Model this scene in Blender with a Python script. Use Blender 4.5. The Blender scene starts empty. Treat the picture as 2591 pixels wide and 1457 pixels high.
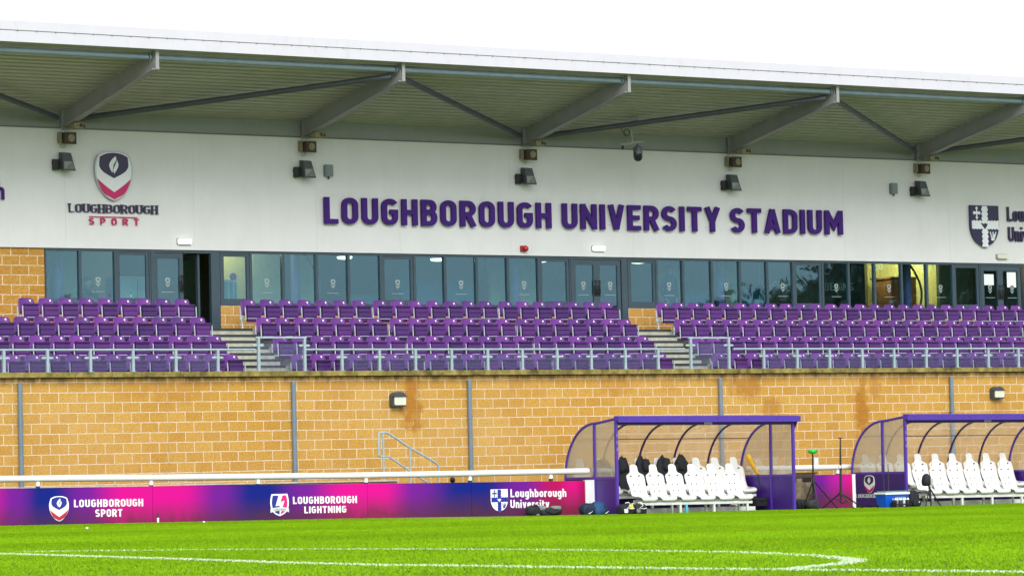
import bpy, math, random
import numpy as np
from mathutils import Vector, Matrix, noise as mnoise
R = math.radians
random.seed(7)
sc = bpy.context.scene
COL = sc.collection

# ------------------------------------------------------------------ camera
F, TH, PH, RO = 9124.19, 0.6026793, 0.0495506, -0.0238121      # focal length in photo pixels, yaw, pitch, roll
CX, CY = 1295.5, 728.5
AX = np.array([math.sin(TH)*math.cos(PH), math.cos(TH)*math.cos(PH), math.sin(PH)])
_r = np.array([math.cos(TH), -math.sin(TH), 0.0]); _u = np.cross(_r, AX)
RX = math.cos(RO)*_r + math.sin(RO)*_u; UX = -math.sin(RO)*_r + math.cos(RO)*_u
cam_d = bpy.data.cameras.new('camera'); cam = bpy.data.objects.new('camera', cam_d); COL.objects.link(cam)
cam_d.sensor_width = 36; cam_d.lens = F/2591*36; cam_d.clip_start = 1; cam_d.clip_end = 3000
cam.matrix_world = Matrix(((RX[0], UX[0], -AX[0], 0), (RX[1], UX[1], -AX[1], 0), (RX[2], UX[2], -AX[2], 0), (0, 0, 0, 1)))
sc.camera = cam

# ------------------------------------------------------------------ sky, sun, exposure
SUN_EL, SUN_AZ = R(36), R(200)
w = bpy.data.worlds.new('World'); sc.world = w; w.use_nodes = True
nt = w.node_tree; nt.nodes.clear()
out = nt.nodes.new('ShaderNodeOutputWorld'); bg = nt.nodes.new('ShaderNodeBackground'); bg2 = nt.nodes.new('ShaderNodeBackground')
sky = nt.nodes.new('ShaderNodeTexSky'); sky.sky_type = 'NISHITA'; sky.sun_disc = False; sky.sun_elevation = SUN_EL; sky.sun_rotation = SUN_AZ
sky.air_density = 1.5; sky.dust_density = 4
hs = nt.nodes.new('ShaderNodeHueSaturation'); hs.inputs['Saturation'].default_value = 0.25
nt.links.new(sky.outputs[0], hs.inputs['Color']); nt.links.new(hs.outputs[0], bg.inputs[0]); bg.inputs[1].default_value = 0.055
# overcast cloud layer: nearly even white with faint soft mottling
tc = nt.nodes.new('ShaderNodeTexCoord'); nz = nt.nodes.new('ShaderNodeTexNoise'); nz.inputs['Scale'].default_value = 3; nz.inputs['Detail'].default_value = 5
rmp = nt.nodes.new('ShaderNodeValToRGB'); rmp.color_ramp.elements[0].color = (0.68, 0.77, 0.92, 1); rmp.color_ramp.elements[1].color = (0.96, 0.98, 1, 1)
nt.links.new(tc.outputs['Generated'], nz.inputs['Vector']); nt.links.new(nz.outputs[0], rmp.inputs[0]); nt.links.new(rmp.outputs[0], bg2.inputs[0]); bg2.inputs[1].default_value = 0.76
add = nt.nodes.new('ShaderNodeAddShader'); nt.links.new(bg.outputs[0], add.inputs[0]); nt.links.new(bg2.outputs[0], add.inputs[1]); nt.links.new(add.outputs[0], out.inputs[0])
sun_d = bpy.data.lights.new('sun', 'SUN'); sun_d.energy = 1.3; sun_d.angle = R(28); sun_d.color = (1, 0.97, 0.92)
sun = bpy.data.objects.new('sun', sun_d); COL.objects.link(sun); sun.location = (0, 0, 60)
sd = Vector((math.sin(SUN_AZ)*math.cos(SUN_EL), math.cos(SUN_AZ)*math.cos(SUN_EL), math.sin(SUN_EL)))
sun.rotation_euler = sd.to_track_quat('Z', 'Y').to_euler()
vs = sc.view_settings; vs.view_transform = 'Standard'; vs.look = 'None'; vs.exposure = 0.55; vs.gamma = 1

# ------------------------------------------------------------------ pixel -> world helpers (photo pixels, 2591 x 1457)
def ray(x, y): return AX + (x-CX)/F*RX - (y-CY)/F*UX
def P(x, y, Y): d = ray(x, y); return d*(Y/d[1])
def PX(x, y, Y): return float(P(x, y, Y)[0])
def PZ(x, y, Y): return float(P(x, y, Y)[2])
GXZ = [(20, -0.86), (26, -0.90), (32.7, -0.958), (40.9, -1.036), (45.3, -1.105), (48.2, -1.137), (53.3, -1.166), (56.7, -1.19), (60.5, -1.205), (75, -1.22)]
def gz(x): return float(np.interp(x, [a for a, b in GXZ], [b for a, b in GXZ]))
def G(x, y):
    d = ray(x, y); z = -1.05
    for _ in range(20):
        p = d*(z/d[2]); z = gz(p[0])
    return d*(z/d[2])

# ------------------------------------------------------------------ materials
MATS = {}
def mat(name, col, rough=0.6, metal=0.0, var=0.12, vscale=6.0, bump=0.0, bscale=60.0, spec=0.5, coat=0.0, emit=0.0):
    if name in MATS: return MATS[name]
    m = bpy.data.materials.new(name); m.use_nodes = True; n = m.node_tree; b = n.nodes['Principled BSDF']
    b.inputs['Roughness'].default_value = rough; b.inputs['Metallic'].default_value = metal; b.inputs['Specular IOR Level'].default_value = spec
    b.inputs['Coat Weight'].default_value = coat
    g = n.nodes.new('ShaderNodeNewGeometry'); t = n.nodes.new('ShaderNodeTexNoise'); t.inputs['Scale'].default_value = vscale; t.inputs['Detail'].default_value = 6; t.inputs['Roughness'].default_value = 0.65
    n.links.new(g.outputs['Position'], t.inputs['Vector'])
    r = n.nodes.new('ShaderNodeValToRGB'); r.color_ramp.elements[0].position = 0.3; r.color_ramp.elements[1].position = 0.7
    r.color_ramp.elements[0].color = tuple(max(0, c*(1-var)) for c in col)+(1,); r.color_ramp.elements[1].color = tuple(min(1, c*(1+var)) for c in col)+(1,)
    n.links.new(t.outputs[0], r.inputs[0]); n.links.new(r.outputs[0], b.inputs['Base Color'])
    if bump:
        t2 = n.nodes.new('ShaderNodeTexNoise'); t2.inputs['Scale'].default_value = bscale; t2.inputs['Detail'].default_value = 4; n.links.new(g.outputs['Position'], t2.inputs['Vector'])
        bp = n.nodes.new('ShaderNodeBump'); bp.inputs['Strength'].default_value = bump; bp.inputs['Distance'].default_value = 0.02
        n.links.new(t2.outputs[0], bp.inputs['Height']); n.links.new(bp.outputs[0], b.inputs['Normal'])
    if emit:
        b.inputs['Emission Color'].default_value = tuple(col)+(1,); b.inputs['Emission Strength'].default_value = emit
    MATS[name] = m; return m
def per_object(m, amt):   # each moulding faded a little differently
    n = m.node_tree; b = n.nodes['Principled BSDF']; src = b.inputs['Base Color'].links[0].from_socket
    oi = n.nodes.new('ShaderNodeObjectInfo'); h = n.nodes.new('ShaderNodeHueSaturation'); mr = n.nodes.new('ShaderNodeMapRange'); mr.inputs[3].default_value = 1-amt; mr.inputs[4].default_value = 1+amt
    n.links.new(oi.outputs['Random'], mr.inputs[0]); n.links.new(mr.outputs[0], h.inputs['Value']); n.links.new(src, h.inputs['Color']); n.links.new(h.outputs[0], b.inputs['Base Color'])
    mh = n.nodes.new('ShaderNodeMapRange'); mh.inputs[3].default_value = 0.485; mh.inputs[4].default_value = 0.508; n.links.new(oi.outputs['Random'], mh.inputs[0]); n.links.new(mh.outputs[0], h.inputs['Hue'])
def nd(m, typ, **kw):
    x = m.node_tree.nodes.new(typ)
    for k, v in kw.items(): setattr(x, k, v)
    return x
def math_node(m, op, a, b=None, c=None):
    x = nd(m, 'ShaderNodeMath', operation=op)
    for i, v in enumerate((a, b, c)):
        if v is None: continue
        if isinstance(v, (int, float)): x.inputs[i].default_value = v
        else: m.node_tree.links.new(v, x.inputs[i])
    return x.outputs[0]
def mixc(m, fac, a, b):
    x = nd(m, 'ShaderNodeMix', data_type='RGBA')
    for s, v in ((x.inputs[0], fac), (x.inputs[6], a), (x.inputs[7], b)):
        if isinstance(v, (int, float)): s.default_value = v
        elif isinstance(v, tuple): s.default_value = v if len(v) == 4 else v+(1,)
        else: m.node_tree.links.new(v, s)
    return x.outputs[2]

def brick_material(name, z0, x0, stains=(), c1=(0.600, 0.362, 0.082), c2=(0.530, 0.295, 0.056), dark_top=None):
    m = bpy.data.materials.new(name); m.use_nodes = True; L = m.node_tree.links; b = m.node_tree.nodes['Principled BSDF']
    g = nd(m, 'ShaderNodeNewGeometry'); s = nd(m, 'ShaderNodeSeparateXYZ'); L.new(g.outputs['Position'], s.inputs[0])
    u = math_node(m, 'SUBTRACT', s.outputs[0], x0); v = math_node(m, 'SUBTRACT', s.outputs[2], z0)
    wob = nd(m, 'ShaderNodeTexNoise'); wob.inputs['Scale'].default_value = 2.3; wob.inputs['Detail'].default_value = 3; L.new(g.outputs['Position'], wob.inputs['Vector'])
    v = math_node(m, 'ADD', v, math_node(m, 'MULTIPLY', math_node(m, 'SUBTRACT', wob.outputs[0], 0.5), 0.012))
    cmb = nd(m, 'ShaderNodeCombineXYZ'); L.new(u, cmb.inputs[0]); L.new(v, cmb.inputs[1])
    br = nd(m, 'ShaderNodeTexBrick', offset=0.5, offset_frequency=2); L.new(cmb.outputs[0], br.inputs['Vector'])
    br.inputs['Scale'].default_value = 1; br.inputs['Brick Width'].default_value = 0.45; br.inputs['Row Height'].default_value = 0.225
    br.inputs['Mortar Size'].default_value = 0.0128; br.inputs['Mortar Smooth'].default_value = 0.25; br.inputs['Bias'].default_value = 0
    br.inputs['Color1'].default_value = c1+(1,); br.inputs['Color2'].default_value = c2+(1,); br.inputs['Mortar'].default_value = (0.78, 0.66, 0.49, 1)
    # split-face stone grain
    n1 = nd(m, 'ShaderNodeTexNoise'); n1.inputs['Scale'].default_value = 24; n1.inputs['Detail'].default_value = 9; n1.inputs['Roughness'].default_value = 0.7
    mp = nd(m, 'ShaderNodeMapping'); mp.inputs['Scale'].default_value = (1, 1, 2.0); L.new(g.outputs['Position'], mp.inputs[0]); L.new(mp.outputs[0], n1.inputs['Vector'])
    cr = nd(m, 'ShaderNodeValToRGB'); cr.color_ramp.elements[0].position = 0.32; cr.color_ramp.elements[1].position = 0.62
    cr.color_ramp.elements[0].color = (0.62, 0.50, 0.36, 1); cr.color_ramp.elements[1].color = (1.12, 1.12, 1.14, 1); L.new(n1.outputs[0], cr.inputs[0])
    mul = nd(m, 'ShaderNodeMix', data_type='RGBA', blend_type='MULTIPLY'); mul.inputs[0].default_value = 1
    L.new(br.outputs['Color'], mul.inputs[6]); L.new(cr.outputs[0], mul.inputs[7]); col = mul.outputs[2]
    # soft patches of efflorescence and rust-coloured weathering
    n2 = nd(m, 'ShaderNodeTexNoise'); n2.inputs['Scale'].default_value = 0.55; n2.inputs['Detail'].default_value = 5; L.new(g.outputs['Position'], n2.inputs['Vector'])
    c2r = nd(m, 'ShaderNodeValToRGB'); c2r.color_ramp.elements[0].position = 0.42; c2r.color_ramp.elements[1].position = 0.72; L.new(n2.outputs[0], c2r.inputs[0])
    col = mixc(m, math_node(m, 'MULTIPLY', c2r.outputs[0], 0.22), col, (0.70, 0.50, 0.24))
    n3 = nd(m, 'ShaderNodeTexNoise'); n3.inputs['Scale'].default_value = 4.5; n3.inputs['Detail'].default_value = 6; L.new(g.outputs['Position'], n3.inputs['Vector'])
    for (sx, sz, rx, rz, a) in stains:
        dx = math_node(m, 'DIVIDE', math_node(m, 'SUBTRACT', s.outputs[0], sx), rx); dz = math_node(m, 'DIVIDE', math_node(m, 'SUBTRACT', s.outputs[2], sz), rz)
        d = math_node(m, 'ADD', math_node(m, 'MULTIPLY', dx, dx), math_node(m, 'MULTIPLY', dz, dz))
        d = math_node(m, 'ADD', d, math_node(m, 'MULTIPLY', math_node(m, 'SUBTRACT', n3.outputs[0], 0.5), 3.2))
        f = nd(m, 'ShaderNodeMapRange'); f.inputs[1].default_value = 1.15; f.inputs[2].default_value = 0.25; f.inputs[3].default_value = 0; f.inputs[4].default_value = a; L.new(d, f.inputs[0])
        col = mixc(m, f.outputs[0], col, (0.40, 0.17, 0.022))
    if dark_top is not None:   # algae washed down from the coping, plus its shadow line painted in
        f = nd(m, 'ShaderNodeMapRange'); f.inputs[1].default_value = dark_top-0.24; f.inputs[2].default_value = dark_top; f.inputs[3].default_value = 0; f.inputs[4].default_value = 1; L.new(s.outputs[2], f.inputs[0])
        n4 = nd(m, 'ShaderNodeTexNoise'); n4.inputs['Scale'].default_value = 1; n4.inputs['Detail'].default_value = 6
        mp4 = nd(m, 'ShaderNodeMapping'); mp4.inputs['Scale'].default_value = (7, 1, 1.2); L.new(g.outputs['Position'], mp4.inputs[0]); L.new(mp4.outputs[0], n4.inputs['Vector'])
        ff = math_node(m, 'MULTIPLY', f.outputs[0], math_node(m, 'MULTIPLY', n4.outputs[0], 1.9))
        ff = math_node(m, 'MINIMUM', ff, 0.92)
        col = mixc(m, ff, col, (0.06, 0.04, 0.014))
    L.new(col, b.inputs['Base Color']); b.inputs['Roughness'].default_value = 0.9; b.inputs['Specular IOR Level'].default_value = 0.2
    hgt = math_node(m, 'ADD', math_node(m, 'MULTIPLY', math_node(m, 'SUBTRACT', 1.0, br.outputs['Fac']), 0.5), math_node(m, 'MULTIPLY', n1.outputs[0], 0.9))
    bp = nd(m, 'ShaderNodeBump'); bp.inputs['Strength'].default_value = 0.75; bp.inputs['Distance'].default_value = 0.03; L.new(hgt, bp.inputs['Height']); L.new(bp.outputs[0], b.inputs['Normal'])
    return m

# ------------------------------------------------------------------ mesh collector
class MB:
    def __init__(s): s.v = []; s.f = []; s.mi = []; s.sm = []
    def add(s, vs, fs, mi=0, smooth=False):
        o = len(s.v); s.v += [tuple(map(float, q)) for q in vs]
        for f in fs: s.f.append(tuple(o+i for i in f)); s.mi.append(mi); s.sm.append(smooth)
        return s
    def box(s, x0, x1, y0, y1, z0, z1, mi=0):
        return s.add([(x, y, z) for z in (z0, z1) for y in (y0, y1) for x in (x0, x1)],
                     [(0, 2, 3, 1), (4, 5, 7, 6), (0, 1, 5, 4), (2, 6, 7, 3), (0, 4, 6, 2), (1, 3, 7, 5)], mi)
    def hexa(s, q, mi=0):   # 8 points: bottom quad then top quad
        return s.add(q, [(3, 2, 1, 0), (4, 5, 6, 7), (0, 1, 5, 4), (1, 2, 6, 5), (2, 3, 7, 6), (3, 0, 4, 7)], mi)
    def rbox(s, x0, x1, y0, y1, z0, z1, r=0.01, mi=0):    # box with its edges along Y rounded
        pts = []
        for (cx, cz, a0) in ((x1-r, z0+r, -90), (x1-r, z1-r, 0), (x0+r, z1-r, 90), (x0+r, z0+r, 180)):
            for k in range(5): a = R(a0+k*22.5); pts.append((cx+r*math.cos(a), cz+r*math.sin(a)))
        return s.prism(pts, y0, y1, mi)
    def prism(s, pts, y0, y1, mi=0, smooth=False):   # outline in X,Z (counter-clockwise seen from -Y), from y0 (front) to y1
        n = len(pts); v = [(x, y0, z) for x, z in pts]+[(x, y1, z) for x, z in pts]
        s.add(v, [tuple(range(n)), tuple(range(2*n-1, n-1, -1))], mi)
        return s.add(v, [(i, n+i, n+(i+1) % n, (i+1) % n) for i in range(n)], mi, smooth)
    def prismx(s, pts, x0, x1, mi=0):   # outline in Y,Z extruded along X
        n = len(pts); v = [(x0, y, z) for y, z in pts]+[(x1, y, z) for y, z in pts]
        s.add(v, [tuple(range(n-1, -1, -1)), tuple(range(n, 2*n))]+[(i, (i+1) % n, n+(i+1) % n, n+i) for i in range(n)], mi); return s
    def beam(s, a, b, w, h, mi=0, up=(0, 0, 1)):
        a = Vector(a); b = Vector(b); d = (b-a).normalized(); u = Vector(up); x = d.cross(u)
        if x.length < 1e-4: x = d.cross(Vector((1, 0, 0)))
        x.normalize(); u = x.cross(d); x *= w/2; u *= h/2
        return s.hexa([a-x-u, a+x-u, b+x-u, b-x-u, a-x+u, a+x+u, b+x+u, b-x+u], mi)
    def tube(s, pts, r, n=10, mi=0, closed=False, caps=True):
        pts = [Vector(p) for p in pts]; m = len(pts); rr = r if isinstance(r, (list, tuple)) else [r]*m
        rings = []; ref = None
        for i in range(m):
            a = pts[(i-1) % m] if (closed or i > 0) else pts[i]; c = pts[(i+1) % m] if (closed or i < m-1) else pts[i]
            d = (c-a).normalized()
            if ref is None:
                ref = d.cross(Vector((0, 0, 1)))
                if ref.length < 1e-3: ref = d.cross(Vector((0, 1, 0)))
            x = (ref-d*ref.dot(d)); x.normalize(); ref = x; y = d.cross(x)
            rings.append([pts[i]+x*rr[i]*math.cos(2*math.pi*k/n)+y*rr[i]*math.sin(2*math.pi*k/n) for k in range(n)])
        v = [q for ring in rings for q in ring]; f = []
        for i in range(m if closed else m-1):
            j = (i+1) % m
            for k in range(n): f.append((i*n+k, i*n+(k+1) % n, j*n+(k+1) % n, j*n+k))
        s.add(v, f, mi, True)
        if not closed and caps: s.add(v, [tuple(range(n-1, -1, -1)), tuple((m-1)*n+k for k in range(n))], mi)
        return s
    def lathe(s, prof, c, n=20, mi=0, axis='z'):   # profile (r, h)
        v = []; f = []
        for r, h in prof:
            for k in range(n):
                a = 2*math.pi*k/n; p = (r*math.cos(a), r*math.sin(a), h)
                if axis == 'y': p = (p[0], p[2], p[1])
                if axis == 'x': p = (p[2], p[0], p[1])
                v.append((c[0]+p[0], c[1]+p[1], c[2]+p[2]))
        for i in range(len(prof)-1):
            for k in range(n): f.append((i*n+k, i*n+(k+1) % n, (i+1)*n+(k+1) % n, (i+1)*n+k))
        s.add(v, f, mi, True); m = len(prof)
        return s.add(v, [tuple(range(n-1, -1, -1)), tuple((m-1)*n+k for k in range(n))], mi)
    def blob(s, c, size, seed=0, sq=0.55, amp=0.12, freq=2.2, n=26, flat=True, mi=0, taper=0.0):   # soft lumpy bag or cloth
        v = []; f = []; m = n//2
        sg = lambda t, e: math.copysign(abs(t)**e, t)
        for i in range(m+1):
            ph = -math.pi/2+math.pi*i/m
            for k in range(n):
                th = 2*math.pi*k/n
                p = Vector((sg(math.cos(ph), sq)*sg(math.cos(th), sq), sg(math.cos(ph), sq)*sg(math.sin(th), sq), sg(math.sin(ph), sq)))
                q = p*(1+amp*mnoise.fractal(p*freq+Vector((seed*3.1, seed*1.7, seed)), 1.0, 2.0, 3))
                tz = 1-taper*(q.z+1)/2
                z = q.z
                if flat: z = max(z, -0.93)
                v.append((c[0]+q.x*tz*size[0]/2, c[1]+q.y*tz*size[1]/2, c[2]+(z+0.93)*size[2]/1.93))
        for i in range(m):
            for k in range(n): f.append((i*n+k, i*n+(k+1) % n, (i+1)*n+(k+1) % n, (i+1)*n+k))
        return s.add(v, f, mi, True)
    def build(s, name, mats, parent=None, **props):
        if not isinstance(mats, (list, tuple)): mats = [mats]
        off = Vector((0, 0, 0)); p = parent
        while p is not None: off += p.location; p = p.parent
        me = bpy.data.meshes.new(name); me.from_pydata([(x-off.x, y-off.y, z-off.z) for x, y, z in s.v], [], s.f)
        for m in mats: me.materials.append(m)
        me.polygons.foreach_set('material_index', s.mi); me.polygons.foreach_set('use_smooth', s.sm); me.update()
        o = bpy.data.objects.new(name, me); COL.objects.link(o)
        if parent is not None: o.parent = parent
        for k, v in props.items(): o[k] = v
        return o

def thing(name, label, cat, loc, group=None):
    o = bpy.data.objects.new(name, None); COL.objects.link(o); o.location = loc; o.empty_display_size = 0.2
    o['label'] = label; o['category'] = cat
    if group: o['group'] = group
    return o
def tag(o, label, cat, group=None):
    o['label'] = label; o['category'] = cat
    if group: o['group'] = group
    return o
KIDS = {}
def copy_tree(o, parent=None):
    c = o.copy(); COL.objects.link(c)
    if parent is not None: c.parent = parent
    for ch in KIDS.setdefault(o.name, list(o.children)): copy_tree(ch, c)
    return c
ORD = ['zeroth', 'first', 'second', 'third', 'fourth', 'fifth', 'sixth', 'seventh', 'eighth', 'ninth', 'tenth', 'eleventh', 'twelfth', 'thirteenth', 'fourteenth', 'fifteenth', 'sixteenth', 'seventeenth', 'eighteenth', 'nineteenth', 'twentieth', 'twenty-first', 'twenty-second', 'twenty-third', 'twenty-fourth', 'twenty-fifth', 'twenty-sixth', 'twenty-seventh', 'twenty-eighth']

# ------------------------------------------------------------------ stroke lettering
def arc(cx, cz, rx, rz, a0, a1, n=9): return [(cx+rx*math.cos(R(a0+(a1-a0)*i/n)), cz+rz*math.sin(R(a0+(a1-a0)*i/n))) for i in range(n+1)]
def glyphs(s):
    h = s/2; a = 0.5-h; W_ = 0.56; r = W_/2-h; xm = W_/2; xr = W_-h; xl = h   # centre lines run inside the cap box 0..1
    lo, hi = h, 1-h
    g = {}
    g['L'] = (0.47, [[(xl, 1), (xl, lo), (0.47, lo)]])
    O = arc(xm, hi-r, r, r, 0, 180)+arc(xm, lo+r, r, r, 180, 360); g['O'] = (W_, [O+[O[0]]])
    g['U'] = (W_, [[(xl, 1)]+arc(xm, lo+r, r, r, 180, 360)+[(xr, 1)]])
    g['G'] = (W_, [arc(xm, hi-r, r, r, 22, 180)+arc(xm, lo+r, r, r, 180, 360)+[(xr, 0.50), (xm, 0.50)]])
    g['H'] = (W_, [[(xl, 0), (xl, 1)], [(xr, 0), (xr, 1)], [(xl, 0.5), (xr, 0.5)]])
    g['B'] = (W_, [[(xm, 0.53), (xl, 0.53), (xl, hi), (xm, hi)]+arc(xm+0.02, (hi+0.53)/2, r-0.04, (hi-0.53)/2, 80, -80)+[(xm, 0.53)], [(xm, lo), (xl, lo), (xl, 0.53)], [(xm, 0.53)]+arc(xm+0.02, (lo+0.53)/2, r-0.02, (0.53-lo)/2, 80, -80)+[(xm, lo)]])
    g['R'] = (W_, [[(xl, 0), (xl, 1)], [(xl, hi), (xm, hi)]+arc(xm, (hi+0.47)/2, r, (hi-0.47)/2, 85, -85)+[(xl, 0.47)], [(xm, 0.47), (xr+0.02, 0)]])
    g['P'] = (W_, [[(xl, 0), (xl, 1)], [(xl, hi), (xm, hi)]+arc(xm, (hi+0.44)/2, r, (hi-0.44)/2, 85, -85)+[(xl, 0.44)]])
    g['N'] = (W_+0.04, [[(xl, 0), (xl, 1)], [(xr+0.04, 0), (xr+0.04, 1)], [(xl+0.01, 0.90), (xr+0.03, 0.10)]])
    g['I'] = (s, [[(h, 0), (h, 1)]])
    g['V'] = (0.60, [[(h*1.0, 1), (0.30, 0.02)], [(0.60-h*1.0, 1), (0.30, 0.02)]])
    g['Y'] = (0.60, [[(h, 1), (0.30, 0.42), (0.30, 0)], [(0.60-h, 1), (0.30, 0.42)]])
    g['A'] = (0.64, [[(h, 0), (0.32, 0.98)], [(0.64-h, 0), (0.32, 0.98)], [(0.16, 0.26), (0.48, 0.26)]])
    g['E'] = (0.50, [[(0.50, hi), (xl, hi), (xl, lo), (0.50, lo)], [(xl, 0.5), (0.45, 0.5)]])
    g['S'] = (W_, [arc(xm, (hi+0.5)/2, r, (hi-0.5)/2, 28, 270, 14)[:-1]+arc(xm, (lo+0.5)/2, r, (0.5-lo)/2, 90, -152, 14)])
    g['T'] = (0.54, [[(0, hi), (0.54, hi)], [(0.27, 0), (0.27, hi)]])
    g['D'] = (W_, [[(xm-0.04, lo), (xl, lo), (xl, hi), (xm-0.04, hi)]+arc(xm-0.04, hi-r, r+0.04, r, 90, 0)+arc(xm-0.04, lo+r, r+0.04, r, 0, -90)])
    g['M'] = (0.74, [[(xl, 0), (xl, 1)], [(0.74-h, 0), (0.74-h, 1)], [(xl+0.02, 0.90), (0.37, 0.34), (0.72-h, 0.90)]])
    g['W'] = (0.84, [[(h, 1), (0.22, 0.03), (0.42, 0.9), (0.62, 0.03), (0.84-h, 1)]])
    # lower case, x-height 0.72
    X = 0.72; w_ = 0.48; q = w_/2-h; m2 = w_/2; R_ = w_-h; xt = X-h
    o = arc(m2, xt-q, q, q, 0, 180)+arc(m2, lo+q, q, q, 180, 360)
    g['o'] = (w_, [o+[o[0]]])
    g['u'] = (w_, [[(xl, X)]+arc(m2, lo+q, q, q, 180, 360), [(R_, X), (R_, 0)]])
    g['n'] = (w_, [[(xl, 0), (xl, X)], arc(m2, xt-q, q, q, 180, 0)+[(R_, 0)]])
    g['h'] = (w_, [[(xl, 0), (xl, 1)], arc(m2, xt-q, q, q, 180, 0)+[(R_, 0)]])
    g['b'] = (w_, [[(xl, 0), (xl, 1)], o+[o[0]]])
    g['g'] = (w_, [o+[o[0]], [(R_, X)]+arc(m2, -0.02-0.0, q, 0.19, 0, -150)])
    g['r'] = (0.34, [[(xl, 0), (xl, X)], arc(xl+0.20, xt-0.2, 0.2, 0.2, 180, 95)+[(0.34, xt)]])
    g['i'] = (s, [[(h, 0), (h, X)], [(h, 0.85), (h, 1.0)]])
    g['v'] = (0.48, [[(h*0.9, X), (0.24, 0.02)], [(0.48-h*0.9, X), (0.24, 0.02)]])
    g['y'] = (0.48, [[(h*0.9, X), (0.24, 0.02)], [(0.48-h*0.9, X), (0.17, -0.22)]])
    g['e'] = (w_, [[(xl, 0.38), (R_, 0.38)], [(R_, 0.38)]+arc(m2, xt-q, q, q, 0, 180)+arc(m2, lo+q, q, q, 180, 325)])
    g['s'] = (0.44, [arc(0.22, (xt+0.37)/2, 0.22-h, (xt-0.37)/2, 30, 265, 10)[:-1]+arc(0.22, (lo+0.37)/2, 0.22-h, (0.37-lo)/2, 85, -150, 10)])
    g['t'] = (0.34, [[(0.12, 0.93), (0.12, lo+0.08), (0.18, lo), (0.34, lo)], [(0, xt), (0.33, xt)]])
    return g
def offset_strip(path, wd):
    P_ = [Vector(p) for p in path]
    Q = [P_[0]]
    for p in P_[1:]:
        if (p-Q[-1]).length > 1e-4: Q.append(p)
    n = len(Q); closed = n > 3 and (Q[0]-Q[-1]).length < 1e-3
    Lf, Rt = [], []
    for i in range(n):
        if closed and i in (0, n-1): d0 = (Q[-1]-Q[-2]).normalized(); d1 = (Q[1]-Q[0]).normalized()
        else:
            d0 = (Q[i]-Q[i-1]).normalized() if i > 0 else (Q[1]-Q[0]).normalized(); d1 = (Q[i+1]-Q[i]).normalized() if i < n-1 else d0
        nn = Vector((-(d0+d1).y, (d0+d1).x))
        if nn.length < 1e-4: nn = Vector((-d0.y, d0.x))
        nn.normalize(); k = 1/max(0.45, nn.dot(Vector((-d0.y, d0.x))))
        Lf.append(Q[i]+nn*wd/2*k); Rt.append(Q[i]-nn*wd/2*k)
    return Lf, Rt
def layout(txt, s, sp, space=0.36):
    g = glyphs(s); x = 0; res = []
    for ch in txt:
        if ch == ' ': x += space; continue
        wd, st = g[ch]; res.append((ch, x, wd, st)); x += wd+sp
    return res, x-sp
def letter_mesh(mb, strokes, x0, s, mapf, y0, y1, serif=False, wd=0.56):
    for j, st in enumerate(strokes):
        Lf, Rt = offset_strip(st, s); n = len(Lf); e = 0.0010*j
        if serif:   # thin the near-horizontal runs
            Lf, Rt = offset_strip(st, 1.0)
            for i in range(n):
                c = (Lf[i]+Rt[i])/2; nn = Rt[i]-Lf[i]; nn.normalize(); t = s*(0.38+0.72*abs(nn.x))
                Lf[i] = c-nn*t/2; Rt[i] = c+nn*t/2
        v = []
        for q, yy in ((Lf, y0-e), (Rt, y0-e), (Lf, y1), (Rt, y1)):
            for p in q: X, Z = mapf(x0+p.x, p.y); v.append((X, yy, Z))
        f = []
        for i in range(n-1):
            f += [(i, n+i, n+i+1, i+1), (2*n+i, 2*n+i+1, 3*n+i+1, 3*n+i), (i, i+1, 2*n+i+1, 2*n+i), (n+i, 3*n+i, 3*n+i+1, n+i+1)]
        f += [(0, 2*n, 3*n, n), (n-1, 2*n-1, 4*n-1, 3*n-1)]
        mb.add(v, f)
    if serif:
        for j, st in enumerate(strokes):
            for (p, q) in ((st[0], st[1]), (st[-1], st[-2])):
                if abs(p[0]-q[0]) < 0.02 and (p[1] < 0.02 or p[1] > 0.98):
                    z0, z1 = (0, 0.07) if p[1] < 0.5 else (0.93, 1); A = [(p[0]-s*0.95, z0), (p[0]+s*0.95, z0), (p[0]+s*0.95, z1), (p[0]-s*0.95, z1)]
                    mb.prism([mapf(x0+a, b) for a, b in A], y0-0.003, y1)
def lettering(txt, bl, br, h, Y, th, m, parent, s=0.17, sp=0.13, space=0.36, serif=False, name='lettering', each=None, wfix=None):
    """text from baseline-left bl (X,Z) to baseline-right br, cap height h metres, front face at Y"""
    res, tot = layout(txt, s, sp, space); k = (br[0]-bl[0])/tot if wfix is None else wfix; sl = (br[1]-bl[1])/max(1e-6, br[0]-bl[0])
    mapf = lambda u, v: (bl[0]+u*k, bl[1]+u*k*sl+v*h)
    mb = MB()
    for ch, x0, wd, st in res:
        if each is not None: mb = MB()
        letter_mesh(mb, st, x0, s, mapf, Y, Y+th, serif, wd)
        if each is not None: mb.build(each, m, parent)
    return mb.build(name, m, parent) if each is None else None
def bez(pts, n=8):   # smooth closed outline by Catmull-Rom; a point given as (x, z, 1) stays a corner
    res = []; N = len(pts)
    for i in range(N):
        p0, p1, p2, p3 = pts[i-1], pts[i], pts[(i+1) % N], pts[(i+2) % N]
        m1 = ((p2[0]-p0[0])/2, (p2[1]-p0[1])/2) if len(p1) < 3 else ((p2[0]-p1[0]), (p2[1]-p1[1]))
        m2 = ((p3[0]-p1[0])/2, (p3[1]-p1[1])/2) if len(p2) < 3 else ((p2[0]-p1[0]), (p2[1]-p1[1]))
        for j in range(n):
            t = j/n; a = 2*t**3-3*t*t+1; b = t**3-2*t*t+t; c = -2*t**3+3*t*t; d = t**3-t*t
            res.append((a*p1[0]+b*m1[0]+c*p2[0]+d*m2[0], a*p1[1]+b*m1[1]+c*p2[1]+d*m2[1]))
    return res
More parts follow.
